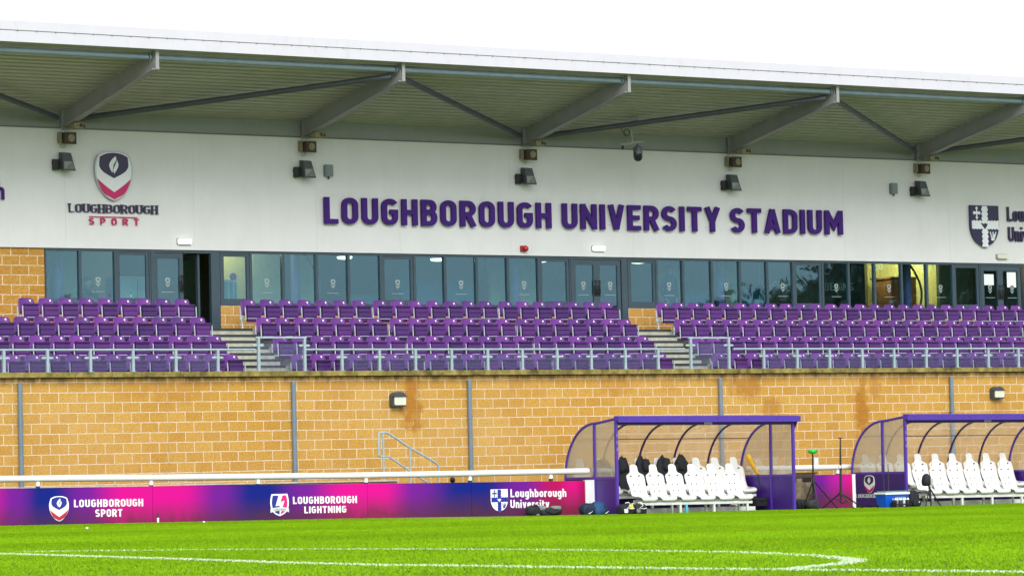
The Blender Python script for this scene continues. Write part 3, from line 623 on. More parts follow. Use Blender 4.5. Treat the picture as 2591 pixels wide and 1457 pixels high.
def door(px0, px1, handle_right, shut=True):
    x0, x1 = PX(px0, 700, YG), PX(px1, 700, YG)
    s = MB(); frame_bars(s, x0, x1, FLOOR+0.01, HEAD-0.075, YG-0.03, YG+0.03, 0.10, 0.10, 0.22, 0.13)
    dr = s.build('door', FRAME, stand)
    g = MB(); g.box(x0+0.101, x1-0.101, YG-0.003, YG+0.003, FLOOR+0.231, HEAD-0.206); g.build('pane', GLASS, dr)
    hx = x1-0.055 if handle_right else x0+0.055; h = MB(); h.tube([(hx, YG-0.03, FLOOR+0.98), (hx, YG-0.09, FLOOR+0.98), (hx, YG-0.09, FLOOR+1.32), (hx, YG-0.03, FLOOR+1.32)], 0.018, 8)
    h.box(hx-0.05, hx+0.05, YG-0.036, YG-0.031, FLOOR+0.92, FLOOR+1.2); h.build('handle', DARK, dr); add_decals(x0, x1, dr)
def door_frame(px0, px1, tl=0.09, tr=0.09):
    x0, x1 = PX(px0, 700, YG), PX(px1, 700, YG)
    s = MB(); s.box(x0, x0+tl, YG-0.05, YG+0.05, FLOOR, HEAD); s.box(x1-tr, x1, YG-0.05, YG+0.05, FLOOR, HEAD); s.box(x0+tl, x1-tr, YG-0.05, YG+0.05, HEAD-0.07, HEAD)
    s.build('door_frame', FRAME, stand)
WIN = [(112, 201, 'f'), (201, 291, 'f'), (291, 379, 'casement'), (555, 633, 'casement'), (633, 715, 'f'), (715, 799.5, 'f'), (799.5, 880.5, 'f'), (880.5, 962, 'f'), (962, 1047, 'casement'),
       (1047, 1124, 'f'), (1124, 1204, 'f'), (1204, 1283, 'f'), (1283, 1361, 'f'), (1361, 1441, 'casement'), (1586, 1659, 'casement'), (1659, 1726, 'f'), (1726, 1799, 'f'), (1799, 1870, 'f'),
       (1870, 1939, 'f'), (1939, 2005, 'f'), (2005, 2079, 'casement'), (2079, 2145, 'f'), (2145, 2211, 'f'), (2211, 2279, 'f'), (2279, 2343, 'f'), (2343, 2409, 'f'), (2409, 2477, 'casement'), (2600, 2672, 'casement'), (2672, 2740, 'f')]
for a, b, k in WIN: window(a, b, k if k == 'casement' else 'fixed')
door_frame(380, 554, 0.09, 0.24); door(388, 462, True)
door_frame(1442, 1585, 0.05, 0.19); door(1447, 1508, True); door(1508, 1568, False)
door_frame(2478, 2599, 0.05, 0.19); door(2481, 2529, True); door(2529, 2580, False)
# the open leaf, swung inwards
xo = PX(531, 700, YG)-0.25
s = MB(); s.box(xo-0.05, xo, YG+0.05, YG+0.16, FLOOR+0.01, HEAD-0.08); s.box(xo-0.05, xo, YG+0.90, YG+1.0, FLOOR+0.01, HEAD-0.08); s.box(xo-0.05, xo, YG+0.16, YG+0.90, FLOOR+0.01, FLOOR+0.23); s.box(xo-0.05, xo, YG+0.16, YG+0.90, HEAD-0.21, HEAD-0.08)
dr = s.build('door', FRAME, stand, label='open door leaf swung into the building'); g = MB(); g.box(xo-0.028, xo-0.022, YG+0.161, YG+0.899, FLOOR+0.231, HEAD-0.211); g.build('pane', GLASS, dr)

# ---- the room behind the glass
INO = mat('pale_reflection_tone', (0.52, 0.50, 0.36), 0.8, var=0.08); SCR = mat('blue_reflection_tone', (0.07, 0.20, 0.32), 0.7, var=0.1)
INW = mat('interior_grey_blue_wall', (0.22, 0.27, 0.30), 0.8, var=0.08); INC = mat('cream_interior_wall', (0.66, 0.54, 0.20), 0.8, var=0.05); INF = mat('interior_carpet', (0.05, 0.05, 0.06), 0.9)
INCEIL = mat('interior_ceiling_tile', (0.55, 0.57, 0.56), 0.8); WOOD = mat('brown_wood_cabinet', (0.42, 0.17, 0.05), 0.5, var=0.25, vscale=4)
COLP = mat('lilac_column_paint', (0.19, 0.17, 0.42), 0.5)
mb = MB(); mb.box(XL, XR, YG+0.06, 83.0, FLOOR-0.3, FLOOR-0.002); mb.build('interior_floor', INF, stand)
mb = MB(); mb.box(XL, XR, YG+0.06, 83.0, 5.75, 5.95); mb.build('interior_ceiling', INCEIL, stand)
mb = MB(); mb.box(XL, XR, 82.0, 82.3, FLOOR, 5.75); mb.box(XL-.2, XL, 74.7, 82.3, FLOOR, 5.75); mb.box(XR, XR+.2, 74.7, 82.3, FLOOR, 5.75); mb.build('interior_wall', INW, stand)
def backdrop_wall(px0, px1, Y, m, name='interior_backdrop_wall'):
    x0, x1 = PX(px0, 700, Y), PX(px1, 700, Y); s = MB(); s.box(x0, x1, Y, Y+0.12, FLOOR, 5.74); return s.build(name, m, stand)
backdrop_wall(552, 640, 76.3, INC); backdrop_wall(470, 551, 78.8, mat('painted_shade_brown', (0.13, 0.12, 0.09), 0.8)); backdrop_wall(380, 470, 78.8, INW)  # dark brown sheet paints in the unlit space beyond the open doorway
backdrop_wall(2195, 2470, 78.6, INC); backdrop_wall(2376, 2476, 76.6, mat('painted_shade_olive', (0.34, 0.34, 0.22), 0.8)); backdrop_wall(2470, 2600, 76.3, mat('painted_shade_brown', (0.13, 0.12, 0.09), 0.8)); backdrop_wall(1030, 1290, 79.2, INW); backdrop_wall(205, 300, 77.4, INO)  # dim olive and brown sheets paint in shade behind the right panes
for a_, b_ in ((150, 197), (755, 797), (1240, 1283), (1316, 1359), (1662, 1724), (1836, 1869), (640, 712)): backdrop_wall(a_, b_, 75.9, INO)  # pale sheets added to imitate lighter patches of reflection in the panes
for a_, b_, y_ in ((1016, 1050, 672), (1051, 1205, 713), (880, 958, 745), (1372, 1430, 735), (1730, 1800, 738), (1880, 1935, 728)):
    x0, x1 = PX(a_, 700, 76.0), PX(b_, 700, 76.0); s = MB(); s.box(x0, x1, 76.0, 76.1, FLOOR, PZ(a_, y_, 76.0)); s.build('reflection_tone_sheet', SCR, stand)  # blue sheets added to imitate darker bands of reflection low in the panes
for px_ in (146, 747, 1303, 1821, 2294):
    p = P(px_, 690, YG+0.75); s = MB(); s.tube([(p[0], p[1], FLOOR), (p[0], p[1], 5.75)], 0.115, 20); s.build('column', COLP, stand)
for px_, sg in ((135, 1), (795, -1), (2320, -1)):
    p = P(px_, 700, YG+0.6); s = MB(); s.tube([(p[0]-sg*0.28*math.sin(math.pi*t/12)+0.28*sg*(t/12), p[1], FLOOR+0.55+1.4*t/12) for t in range(13)], 0.03, 8); s.build('curved_steel_brace', BRACE, stand)
# mossy roof-level back of the building
mb = MB(); mb.box(XL-.3, XR+.3, 83.0, 83.3, -1.3, 9.2); mb.box(XL-.5, XL-.2, 74.7, 83.0, -1.3, 9.2); mb.box(XR+.2, XR+.5, 74.7, 83.0, -1.3, 9.2); mb.build('rear_wall', CLAD, stand)
# ================================================================== tip-up seats
def seat_proto():
    root = thing('tip_up_seat', 'seat', 'seat', (0, 0, 0), 'purple tip-up seats in the stand')
    # back shell: local x from 0 (left edge) to 0.42, faces -Y, tread level z = 0
    nx, nz = 9, 9; fr = []; bk = []
    for j in range(nz+1):
        t = j/nz; z = 0.34+0.38*t
        for i in range(nx+1):
            u = -1+2*i/nx
            hw = 0.205
            if t > 0.60: hw = 0.205*(1-(1-math.sqrt(max(0, 1-((t-0.60)/0.40)**2)))*0.22)
            y = 0.02+0.05*t-0.055*abs(u)**2.4-0.03*(1-t)**2+(-0.03*max(0, t-0.85)/0.15 if False else 0)
            zz = z-0.018*abs(u)**4*t
            fr.append((0.21+u*hw, y, zz)); bk.append((0.21+u*hw, y+0.022, zz))
    s = MB(); n = nx+1; N = n*(nz+1); f = []
    for j in range(nz):
        for i in range(nx): a = j*n+i; f += [(a, a+1, a+n+1, a+n), (N+a, N+a+n, N+a+n+1, N+a+1)]
    for i in range(nx): f += [(i, N+i, N+i+1, i+1), (nz*n+i, nz*n+i+1, N+nz*n+i+1, N+nz*n+i)]
    for j in range(nz): f += [(j*n, j*n+n, N+j*n+n, N+j*n), (j*n+nx, N+j*n+nx, N+j*n+n+nx, j*n+n+nx)]
    s.add(fr+bk, f, 0, True); back = s.build('backrest', SEAT, root)
    s = MB(); s.lathe([(0.023, -0.006), (0.023, 0.0)], (0.315, 0.028, 0.655), 12, axis='y'); s.build('number_plate', DISC, back)
    # folded pan
    s = MB(); x0, x1 = 0.022, 0.398
    prof = [(-0.215, 0.585), (-0.20, 0.60), (-0.13, 0.585), (-0.115, 0.55), (-0.12, 0.26), (-0.15, 0.20), (-0.20, 0.20), (-0.222, 0.24), (-0.215, 0.315), (-0.203, 0.325), (-0.215, 0.335), (-0.205, 0.435), (-0.193, 0.445), (-0.205, 0.455), (-0.194, 0.54), (-0.194, 0.555), (-0.228, 0.565)]
    prof = [(y-0.075, z-0.025) for y, z in prof]
    s.prismx(prof, x0+0.006, x1-0.012); s.box(x0-0.008, x1+0.004, -0.308, -0.275, 0.538, 0.560)
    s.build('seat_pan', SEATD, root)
    def bracket(xx, leg):
        s = MB(); s.beam((xx, -0.27, 0.22), (xx, -0.25, 0.52), 0.016, 0.03, up=(0, 1, 0)); s.beam((xx-0.004, -0.02, 0.22), (xx-0.004, 0.0, 0.52), 0.02, 0.034, up=(0, 1, 0))
        s.box(xx-0.010, xx+0.010, -0.255, -0.02, 0.225, 0.265); s.box(xx-0.035, xx+0.03, -0.075, -0.045, 0.225, 0.30)
        if leg: s.beam((xx, -0.10, 0.0), (xx, -0.07, 0.23), 0.032, 0.045, up=(0, 1, 0)); s.box(xx-0.04, xx+0.04, -0.15, -0.03, 0.0, 0.012)
        return s.build('bracket', GALV, root)
    bracket(-0.018, True)
    return root, bracket
proto, bracket_fn = seat_proto()
proto_end = None
PITCH = 0.5213
ROWN = ['front row', 'third-highest row', 'second-highest row', 'top row']
# (row from the front 0..3, block, list of (first px, last px, count)); px is the left edge of the backrest
GRP = [
 (3, 'left', [(45.6, 440, 9)]), (2, 'left', [(-17.6, 480, 11)]), (1, 'left', [(-31, 521, 12)]), (0, 'left', [(-43, 563, 13)]),
 (3, 'middle', [(608.7, 888.7, 7), (942.9, 1210, 7), (1260.7, 1516, 7)]), (2, 'middle', [(647.6, 929.3, 7), (985.1, 1255, 7), (1303.7, 1563.4, 7)]),
 (1, 'middle', [(690, 975, 7), (1029, 1298, 7), (1350.4, 1607.4, 7)]), (0, 'middle', [(737.2, 1018.3, 7), (1074.7, 1345.3, 7), (1397.7, 1653, 7)]),
 (3, 'right', [(1659.8, 2557, 25)]), (2, 'right', [(1705.4, 2570.5, 24)]), (1, 'right', [(1751, 2583, 23)]), (0, 'right', [(1802, 2560, 20)])]
seat_n = 0; TOPPX = {0: 895, 1: 849, 2: 803, 3: 761}
for row, block, gs in GRP:
    k = 0; tot = sum(g[2] for g in gs); Y = SEAT_ROWS_Y[row]
    for gi, (p0, p1, c) in enumerate(gs):
        x0, x1 = PX(p0, TOPPX[row], Y), PX(p1, TOPPX[row], Y)
        for i in range(c):
            o = proto if seat_n == 0 else copy_tree(proto); seat_n += 1
            o.location = (x0+(x1-x0)*i/(c-1)+random.uniform(-.004, .004), Y, T[row]+random.uniform(-.002, .002)); k += 1
            if block == 'left': lab = '%s purple tip-up seat from the aisle, %s of left block' % (ORD[tot-k+1], ROWN[row])
            elif block == 'middle': lab = '%s purple tip-up seat from left end, %s of middle block' % (ORD[k], ROWN[row])
            else: lab = '%s purple tip-up seat from the aisle, %s of right block' % (ORD[k], ROWN[row])
            o['label'] = lab; o.rotation_euler[2] = random.uniform(-.025, .025)
            for ch in o.children:
                if ch.name.startswith('seat_pan'): ch.rotation_euler[0] = random.uniform(-.03, .03)
        # continuous beam carrying the seats of this run
        s = MB(); s.box(x0-0.03, x1+0.42, -0.065+Y, -0.035+Y, T[row]+0.232, T[row]+0.262); s.tube([(x0, Y-0.312, T[row]+0.255), (x1+0.40, Y-0.312, T[row]+0.275)], 0.008, 6)
        run = '' if len(gs) == 1 else {0: 'first run of ', 1: 'middle run of ', 2: 'last run of '}[gi]
        b = s.build('seat_beam', GALV); tag(b, 'slim grey steel beam carrying the seats, %s%s, %s block' % (run, ROWN[row], block), 'beam', 'steel beams under the purple seats')
        # right-hand bracket at the end of each run
        e = bpy.data.objects.new('bracket', bpy.data.objects['bracket'].data); COL.objects.link(e); e.parent = o; e.location = (0.456, 0, 0)
print('seats', seat_n)

# ================================================================== balustrades on the coping
BGLASS = poly_material('balustrade_glass', (0.93, 0.95, 0.97), (0.40, 0.44, 0.74), 0.085)
YB = W0+0.06
low, high = 2.795, 3.065
def balustrade(label, posts, ztop, ext0=0.0, ext1=0.0, zb=2.305):
    xs_ = [PX(q, 910, YB) for q in posts]
    root = thing('glass_balustrade', label, 'balustrade', (xs_[0], YB, zb), 'glass balustrades along the wall top')
    s = MB(); s.tube([(xs_[0]-ext0, YB, ztop), (xs_[-1]+ext1, YB, ztop)], 0.026, 12); s.build('handrail', RAILG, root)
    for x in xs_:
        s = MB(); s.rbox(x-0.030, x+0.030, YB-0.03, YB+0.03, zb, ztop-0.012, 0.012); s.box(x-0.06, x+0.06, YB-0.06, YB+0.06, zb, zb+0.012)
        po = s.build('post', RAILG, root)
        s = MB()
        for sg in (-1, 1): s.blob((x+sg*0.085, YB, ztop-0.21), (0.13, 0.05, 0.06), 1, 0.8, 0.02)
        s.build('glass_clamp', RAILG, po)
    for a, b in zip(xs_[:-1], xs_[1:]):
        s = MB(); s.box(a+0.05, b-0.05, YB-0.006, YB+0.006, zb+0.03, ztop-0.13); s.build('glass_panel', BGLASS, root)
balustrade('glass balustrade with grey posts along the left block, ending at the left aisle', [-98.5, 9.5, 120, 228.6, 336.5, 444.7, 551], low, 0.3, 0.98)
balustrade('short taller glass balustrade guarding the foot of the left aisle steps', [654.4, 771], high, 0.07, 0.05)
balustrade('long glass balustrade with grey posts along the middle block of seats', [865, 959.8, 1051, 1142.4, 1233.7, 1321.6, 1409.5, 1495.8, 1582, 1664.9], low, 0.97, 0.82)
balustrade('short taller glass balustrade guarding the foot of the right aisle steps', [1748, 1844.4], high, 0.07, 0.05)
balustrade('glass balustrade with grey posts along the right block, running out of the photo', [1932.4, 2016.9, 2099, 2181.6, 2262, 2343.3, 2421.7, 2500.5, 2576.6, 2655], low, 0.95, 0.2)

# ================================================================== signs on the white wall
def bird_spikes(root, spans):   # thin anti-bird wires along the tops of the letters
    s = MB(); g = random.Random(2)
    for x0, x1, z in spans:
        x = x0
        while x < x1:
            a = g.uniform(-.35, .35); s.tube([(x, YF-0.09, z), (x+0.10*math.sin(a), YF-0.09-0.02*g.random(), z+0.10*math.cos(a))], 0.0016, 4, caps=False); x += 0.055
    return s.build('bird_spikes', GALV, root, kind='stuff')
bl, br = P(822, 566, YF-0.1), P(2134, 593.5, YF-0.1); hgt = PZ(822, 497, YF-0.1)-bl[2]
sg = thing('stadium_sign', 'large raised purple capital letters spelling LOUGHBOROUGH UNIVERSITY STADIUM on the white wall', 'sign', (bl[0], YF, bl[2]))
zb_ = (bl[2]+br[2])/2
lettering('LOUGHBOROUGH UNIVERSITY STADIUM', (bl[0], zb_), (br[0], zb_), 0.645, YF-0.105, 0.055, PURPLE_LET, sg, s=0.180, sp=0.135, space=0.28, each='letter')
res_, tot_ = layout('LOUGHBOROUGH UNIVERSITY STADIUM', 0.180, 0.135, 0.28); kk = (br[0]-bl[0])/tot_
bird_spikes(sg, [(bl[0]+x0*kk, bl[0]+(x0+wd)*kk, zb_+0.64) for ch, x0, wd, q in res_])
s = MB()
for ch, x0, wd, q in res_:
    for v in (0.2, 0.8): s.tube([(bl[0]+(x0+0.084)*kk, YF-0.05, zb_+v*0.64), (bl[0]+(x0+0.084)*kk, YF, zb_+v*0.64)], 0.008, 6)
s.build('stand_off_pins', GALV, sg)

def sport_shield(root, cx, z0, z1, hw, Y, th, m_rim, m_face, m_top, m_chev, m_flame, edge=None):
    """shield: pale rim and face, dark top field with a flame, coloured chevron at the foot"""
    H = z1-z0; q = lambda L_, n=5: bez([((cx+p[0]*hw, z0+p[1]*H)+p[2:]) for p in L_], n)
    O = [(0, 1), (.45, .985), (.82, .925, 1), (.95, .78), (1, .62), (.93, .42), (.70, .22), (.36, .07), (0, 0, 1), (-.36, .07), (-.70, .22), (-.93, .42), (-1, .62), (-.95, .78), (-.82, .925, 1), (-.45, .985)]
    s = MB(); s.prism(q(O), Y, Y+th); body = s.build('shield', m_rim, root)
    I = [(p[0]*.93, .5+(p[1]-.5)*.955)+p[2:] for p in O]
    s = MB(); s.prism(q(I), Y-0.004, Y); s.build('shield_face', m_face, body)
    Tp = [(0, .965), (.40, .945), (.74, .885, 1), (.77, .78), (.76, .68), (.55, .575), (0, .455, 1), (-.55, .575), (-.76, .68), (-.77, .78), (-.74, .885, 1), (-.40, .945)]
    s = MB(); s.prism(q(Tp), Y-0.009, Y-0.004); s.build('shield_top', m_top, body)
    C = [(.90, .445, 1), (.80, .33), (.55, .155), (0, .03, 1), (-.55, .155), (-.80, .33), (-.90, .445, 1), (-.45, .30), (0, .175, 1), (.45, .30)]
    s = MB(); s.prism(q(C), Y-0.009, Y-0.004); s.build('chevron', m_chev, body)
    s = MB()
    F1 = [(.09, .90, 1), (.13, .83), (-.02, .72), (-.06, .61), (-.09, .565, 1), (-.22, .66), (-.24, .74), (-.10, .83)]
    F2 = [(.17, .82, 1), (.24, .72), (.14, .62), (.01, .545, 1), (-.03, .62), (.06, .71)]
    s.prism(q(F1), Y-0.014, Y-0.009); s.prism(q(F2), Y-0.014, Y-0.009); s.build('flame', m_flame, body)
    return body
Ys = YF-0.09
c0, c1 = P(240.5, 445, Ys), P(335.4, 445, Ys); ztop, zbot = PZ(288, 382.8, Ys), PZ(288, 508.8, Ys)
root = thing('sport_sign', 'shield with white flame over navy and cerise, with serif lettering below, on the white wall', 'sign', ((c0[0]+c1[0])/2, YF, zbot-0.6))
sport_shield(root, (c0[0]+c1[0])/2, zbot, ztop, (c1[0]-c0[0])/2, Ys, 0.07, SIGNGREY, SILVER, NAVY, CERISE, SILVER)
a, b = P(176.7, 536.9, Ys), P(402.2, 541.5, Ys); zz = (a[2]+b[2])/2
lettering('LOUGHBOROUGH', (a[0], zz), (b[0], zz), 0.205, Ys+0.04, 0.035, NAVY, root, s=0.155, sp=0.09, serif=True)
a, b = P(229, 547.5, Ys), P(351, 550, Ys); s = MB(); s.box(a[0], b[0], Ys+0.05, Ys+0.075, (a[2]+b[2])/2-0.008, (a[2]+b[2])/2+0.008); s.build('rule', CERISE, root)
a, b = P(228.3, 567.6, Ys), P(354.4, 570, Ys); zz = (a[2]+b[2])/2
lettering('SPORT', (a[0], zz), (b[0], zz), 0.155, Ys+0.04, 0.035, CERISE, root, s=0.15, sp=0.68, each='letter')
bird_spikes(root, [(c0[0]+0.05, c1[0]-0.05, ztop-0.05)])

def uni_shield(root, x0, x1, z0, z1, Y, th, m_field, m_cross):
    cx, hw, H = (x0+x1)/2, (x1-x0)/2, z1-z0; q = lambda L_, n=6: bez([((cx+p[0]*hw, z0+p[1]*H)+p[2:]) for p in L_], n)
    s = MB(); s.prism(q([(1, 1, 1), (1, .72), (1, .50), (.90, .32), (.62, .14), (0, 0, 1), (-.62, .14), (-.90, .32), (-1, .50), (-1, .72), (-1, 1, 1)]), Y, Y+th); body = s.build('shield', m_field, root)
    def wavy(a, b, n, horiz):   # engrailed-edged bar
        pts = []
        for i in range(n*4+1):
            t = i/(n*4); pts.append((t, 0.02*math.sin(t*n*2*math.pi)))
        return pts
    s = MB(); w = wavy(0, 1, 9, False); hwid = 0.20
    s.prism([(cx+(hwid+e*2)*hw, z0+(0.02+0.965*t)*H) for t, e in w]+[(cx-(hwid+e*2)*hw, z0+(0.02+0.965*t)*H) for t, e in reversed(w)], Y-0.005, Y)
    s.prism([(cx+(-0.92+1.90*t)*hw, z0+(0.44+e*.6)*H) for t, e in w]+[(cx+(-0.92+1.90*t)*hw, z0+(0.64-e*.6)*H) for t, e in reversed(w)], Y-0.0055, Y)
    s.build('cross', m_cross, body)
    s = MB(); q2 = lambda L_: [(cx+u*hw, z0+v*H) for u, v in L_]
    s.prism(q2([(-.30, .575), (-.22, .585), (-.12, .56), (0, .575), (.0, .60), (.04, .575), (.20, .56), (.04, .46), (-.02, .44), (-.10, .48)]), Y-0.009, Y-0.0055); s.build('lamp_emblem', m_field, body)
    s = MB(); cz = .82
    s.prism(q2([(-.60, cz-.15), (-.52, cz-.15), (-.52, cz+.15), (-.60, cz+.15)]), Y-0.005, Y); s.prism(q2([(-.80, cz-.03), (-.32, cz-.03), (-.32, cz+.03), (-.80, cz+.03)]), Y-0.0054, Y)
    for u, v in ((-.56, cz+.11), (-.56, cz-.11), (-.74, cz), (-.38, cz)): s.prism(q2([(u-.10, v), (u, v-.045), (u+.10, v), (u, v+.045)]), Y-0.0058, Y)
    s.build('small_cross', m_cross, body)
    s = MB()
    for k in (-1, 0, 1):
        for sgn in (1,): s.prism(q2([(.52+k*.05, .17), (.58+k*.05, .17), (.60+k*.20, .38), (.53+k*.20, .38)]), Y-0.005-0.0004*(k+1), Y)
    s.prism(q2([(.40, .19), (.46, .17), (.70, .30), (.66, .33)]), Y-0.0064, Y); s.build('peacock_emblem', m_cross, body)
    return body
x0, x1 = PX(2456.5, 575, Ys), PX(2527.7, 575, Ys); zt, zb2 = PZ(2490, 520, Ys), PZ(2490, 626.5, Ys)
root = thing('university_sign', 'navy shield with white cross and navy lettering cut off by the right edge', 'sign', ((x0+x1)/2, YF, zb2))
uni_shield(root, x0, x1, zb2, zt, Ys, 0.06, NAVY, SILVER)
hU = PZ(2551, 523, Ys)-PZ(2551, 559.6, Ys); a = P(2552, 559.6, Ys); wk = hU*0.93
lettering('Loughborough', (a[0], a[2]), (a[0]+6, a[2]), hU, Ys+0.03, 0.05, NAVY, root, s=0.17, sp=0.10, wfix=wk)
a2 = P(2554, 610.4, Ys); lettering('University', (a[0]+0.02, a2[2]), (a[0]+5, a2[2]), hU, Ys+0.03, 0.05, NAVY, root, s=0.17, sp=0.10, wfix=wk)
e = P(13.5, 505, Ys); r_, t_ = layout('Loughborough', 0.17, 0.10); xs0 = e[0]-t_*wk
root = thing('lettering_sign', 'purple lower-case lettering cut off at the left edge of the photo', 'sign', (e[0]-0.5, YF, e[2]))
lettering('Loughborough', (xs0, e[2]), (xs0+6, e[2]), hU, Ys+0.03, 0.05, PURPLE_LET, root, s=0.17, sp=0.10, wfix=wk)
lettering('University', (xs0, e[2]-0.52), (xs0+5, e[2]-0.52), hU, Ys+0.03, 0.05, PURPLE_LET, root, s=0.17, sp=0.10, wfix=wk)

# ================================================================== fittings on wall and roof
RUST = mat('rusty_brown_housing', (0.062, 0.040, 0.025), 0.7, var=0.45, vscale=14); CREAM = mat('cream_stained_box', (0.24, 0.215, 0.14), 0.7, var=0.35, vscale=16); CHAR = mat('charcoal_housing', (0.050, 0.062, 0.066), 0.5, var=0.25, vscale=9)
LENS = mat('floodlight_glass', (0.16, 0.19, 0.17), 0.15, var=0.2); GREYBOX = mat('grey_plastic_box', (0.17, 0.22, 0.22), 0.5, var=0.15)
side = ['leftmost', 'second', 'third', 'fourth', 'rightmost']
where = ['above the sport shield', 'left of the stadium letters', 'above the letters BOROUGH', 'above the letters STADIUM', 'above the navy shield']
wl = ['beside the flame shield', 'above the start of the stadium lettering', 'above the middle of the stadium lettering', 'above the end of the stadium lettering', 'furthest right, beyond the stadium lettering']
def speaker():
    r = thing('loudspeaker', '', 'loudspeaker', (0, 0, 0), 'rusty loudspeakers at the wall ends of the roof beams')
    s = MB(); s.hexa([(-.14, -.34, -.17), (.20, -.34, -.17), (.12, 0, -.12), (-.10, 0, -.12), (-.14, -.34, .14), (.20, -.34, .14), (.12, 0, .12), (-.10, 0, .12)]); s.build('horn_box', RUST, r)
    s = MB(); s.lathe([(0.10, -0.03), (0.085, -0.012), (0.05, 0.0), (0.045, -0.02), (0.018, -0.025)], (.03, -.345, -.01), 20, axis='y'); s.build('speaker_mouth', CREAM, r)
    s = MB(); s.box(-.20, -.145, -.16, 0.0, -.12, .16); s.box(-.145, .0, -.05, .0, .121, .16); s.tube([(-.17, -.15, -.12), (-.19, -.15, -.22), (-.12, -.16, -.26), (-.05, -.16, -.20)], 0.008, 6); s.build('wall_bracket', CREAM, r)
    return r
def boxy():
    r = thing('junction_box', '', 'box', (0, 0, 0), 'stained cream boxes under the roof beams')
    s = MB(); s.rbox(-.15, .16, -.22, 0, -.07, .07, 0.03); s.build('housing', CREAM, r); s = MB(); s.box(.0, .06, -.235, -.22, -.03, .04); s.box(.09, .13, -.235, -.22, -.04, .02); s.tube([(.14, -.1, -.03), (.21, -.12, -.06)], .012, 6); s.build('switch_cover', RUST, r); return r
def flood():
    r = thing('floodlight', '', 'floodlight', (0, 0, 0), 'charcoal floodlights in a line on the white wall')
    s = MB(); s.hexa([(-.13, -.30, -.22), (.17, -.34, -.22), (.17, -.05, -.15), (-.13, -.05, -.15), (-.11, -.24, .20), (.10, -.24, .20), (.10, -.04, .23), (-.11, -.04, .23)]); s.build('housing', CHAR, r)
    s = MB(); s.add([(-.105, -.292, -.18), (.135, -.325, -.18), (.118, -.280, .0), (-.103, -.268, .0)], [(0, 1, 2, 3)]); 
    n_ = s.v; s.v = [(x, y-0.012, z) for x, y, z in n_]; s.build('lens', LENS, r)
    s = MB(); s.box(-.28, -.15, -.12, -.02, -.19, .06); s.box(-.28, .1, -.03, 0, -.06, .02); s.build('wall_bracket', DARK, r)
    s = MB()
    for k in range(3): s.tube([(-.08+.08*k, -.12, .18), (-.09+.09*k, -.13, .27)], 0.003, 4)
    s.build('bird_spikes', GALV, r); return r
sp0, bx0, fl0 = speaker(), boxy(), flood()
for i, x in enumerate(BX[1:6]):
    a = sp0 if i == 0 else copy_tree(sp0); a.scale = (.86, .86, .9); a.location = (x-0.01, YF-0.02, 7.84); a['label'] = 'rusty box loudspeaker under the %s roof beam, %s' % (side[i] if i else 'leftmost', wl[i])
    b = bx0 if i == 0 else copy_tree(bx0); b.location = (x+0.12, YF-0.35, 8.06+0.06-0.02); b['label'] = 'stained cream junction box under the foot of the %s visible roof beam' % side[i]
    c = fl0 if i == 0 else copy_tree(fl0); c.location = (x-0.05, YF, 7.29); c['label'] = 'charcoal floodlight on the white wall, %s' % wl[i]
def jbox(px, py, lab):
    p = P(px, py, YF); r = thing('control_box', lab, 'box', (p[0], YF, p[2]), 'small grey boxes on the white wall')
    s = MB(); s.rbox(p[0]-.115, p[0]+.105, YF-.10, YF, p[2]-.14, p[2]+.15, .03); s.build('housing', GREYBOX, r)
    s = MB(); s.rbox(p[0]-.08, p[0]+.07, YF-.112, YF-.10, p[2]-.10, p[2]+.11, .02); s.build('lid', GREYBOX, r)
    s = MB(); s.tube([(p[0], YF-.05, p[2]-.20), (p[0], YF-.05, p[2]-.14)], .02, 8); s.build('cable_gland', DARK, r)
jbox(828.5, 433, 'small grey box on the white wall beside the second floodlight'); jbox(2258, 478, 'small grey box on the white wall left of the rightmost floodlight')
DIFF = mat('white_diffuser', (0.86, 0.87, 0.84), 0.3, var=0.03); DIFFL = mat('lit_white_diffuser', (1.0, 0.98, 0.94), 0.3, var=0.02, emit=0.8); CREAMD = mat('yellowed_diffuser', (0.66, 0.66, 0.56), 0.4, var=0.06)
for x0p, x1p, y0p, y1p, m_, lab in ((451.5, 483.6, 604, 617.5, DIFFL, 'bright white bulkhead light on the wall above the open door'), (1501, 1530, 623, 634.5, DIFFL, 'bright white bulkhead light on the wall above the middle doors'), (2524, 2549.6, 644, 654.5, CREAMD, 'unlit cream bulkhead light on the wall below the navy shield')):
    a, b = P(x0p, y1p, YF-.06), P(x1p, y0p, YF-.06); r = thing('bulkhead_light', lab, 'light', ((a[0]+b[0])/2, YF, a[2]), 'emergency lights above the stand doors')
    s = MB(); s.rbox(a[0]-.012, b[0]+.012, YF-.03, YF, a[2]-.012, b[2]+.012, .03); s.build('base', GREYBOX, r)
    s = MB(); s.rbox(a[0], b[0], YF-.085, YF-.03, a[2], b[2], .03); s.build('diffuser', m_, r)
p = P(1328, 629, YF-.06); r = thing('alarm_sounder', 'small red alarm beacon on the white wall below the stadium lettering', 'alarm', (p[0], YF, p[2]))
RED = mat('red_alarm_plastic', (0.30, 0.006, 0.018), 0.3, var=0.1)
s = MB(); s.rbox(p[0]-.11, p[0]+.06, YF-.07, YF, p[2]-.075, p[2]+.075, .02); s.build('base', RED, r); s = MB(); s.lathe([(0.07, 0), (0.066, -.05), (0.04, -.075), (0.01, -.08)], (p[0]+.01, YF-.07, p[2]), 16, axis='y'); s.build('beacon_dome', mat('red_lens', (0.45, 0.004, 0.02), 0.1, spec=0.8), r)
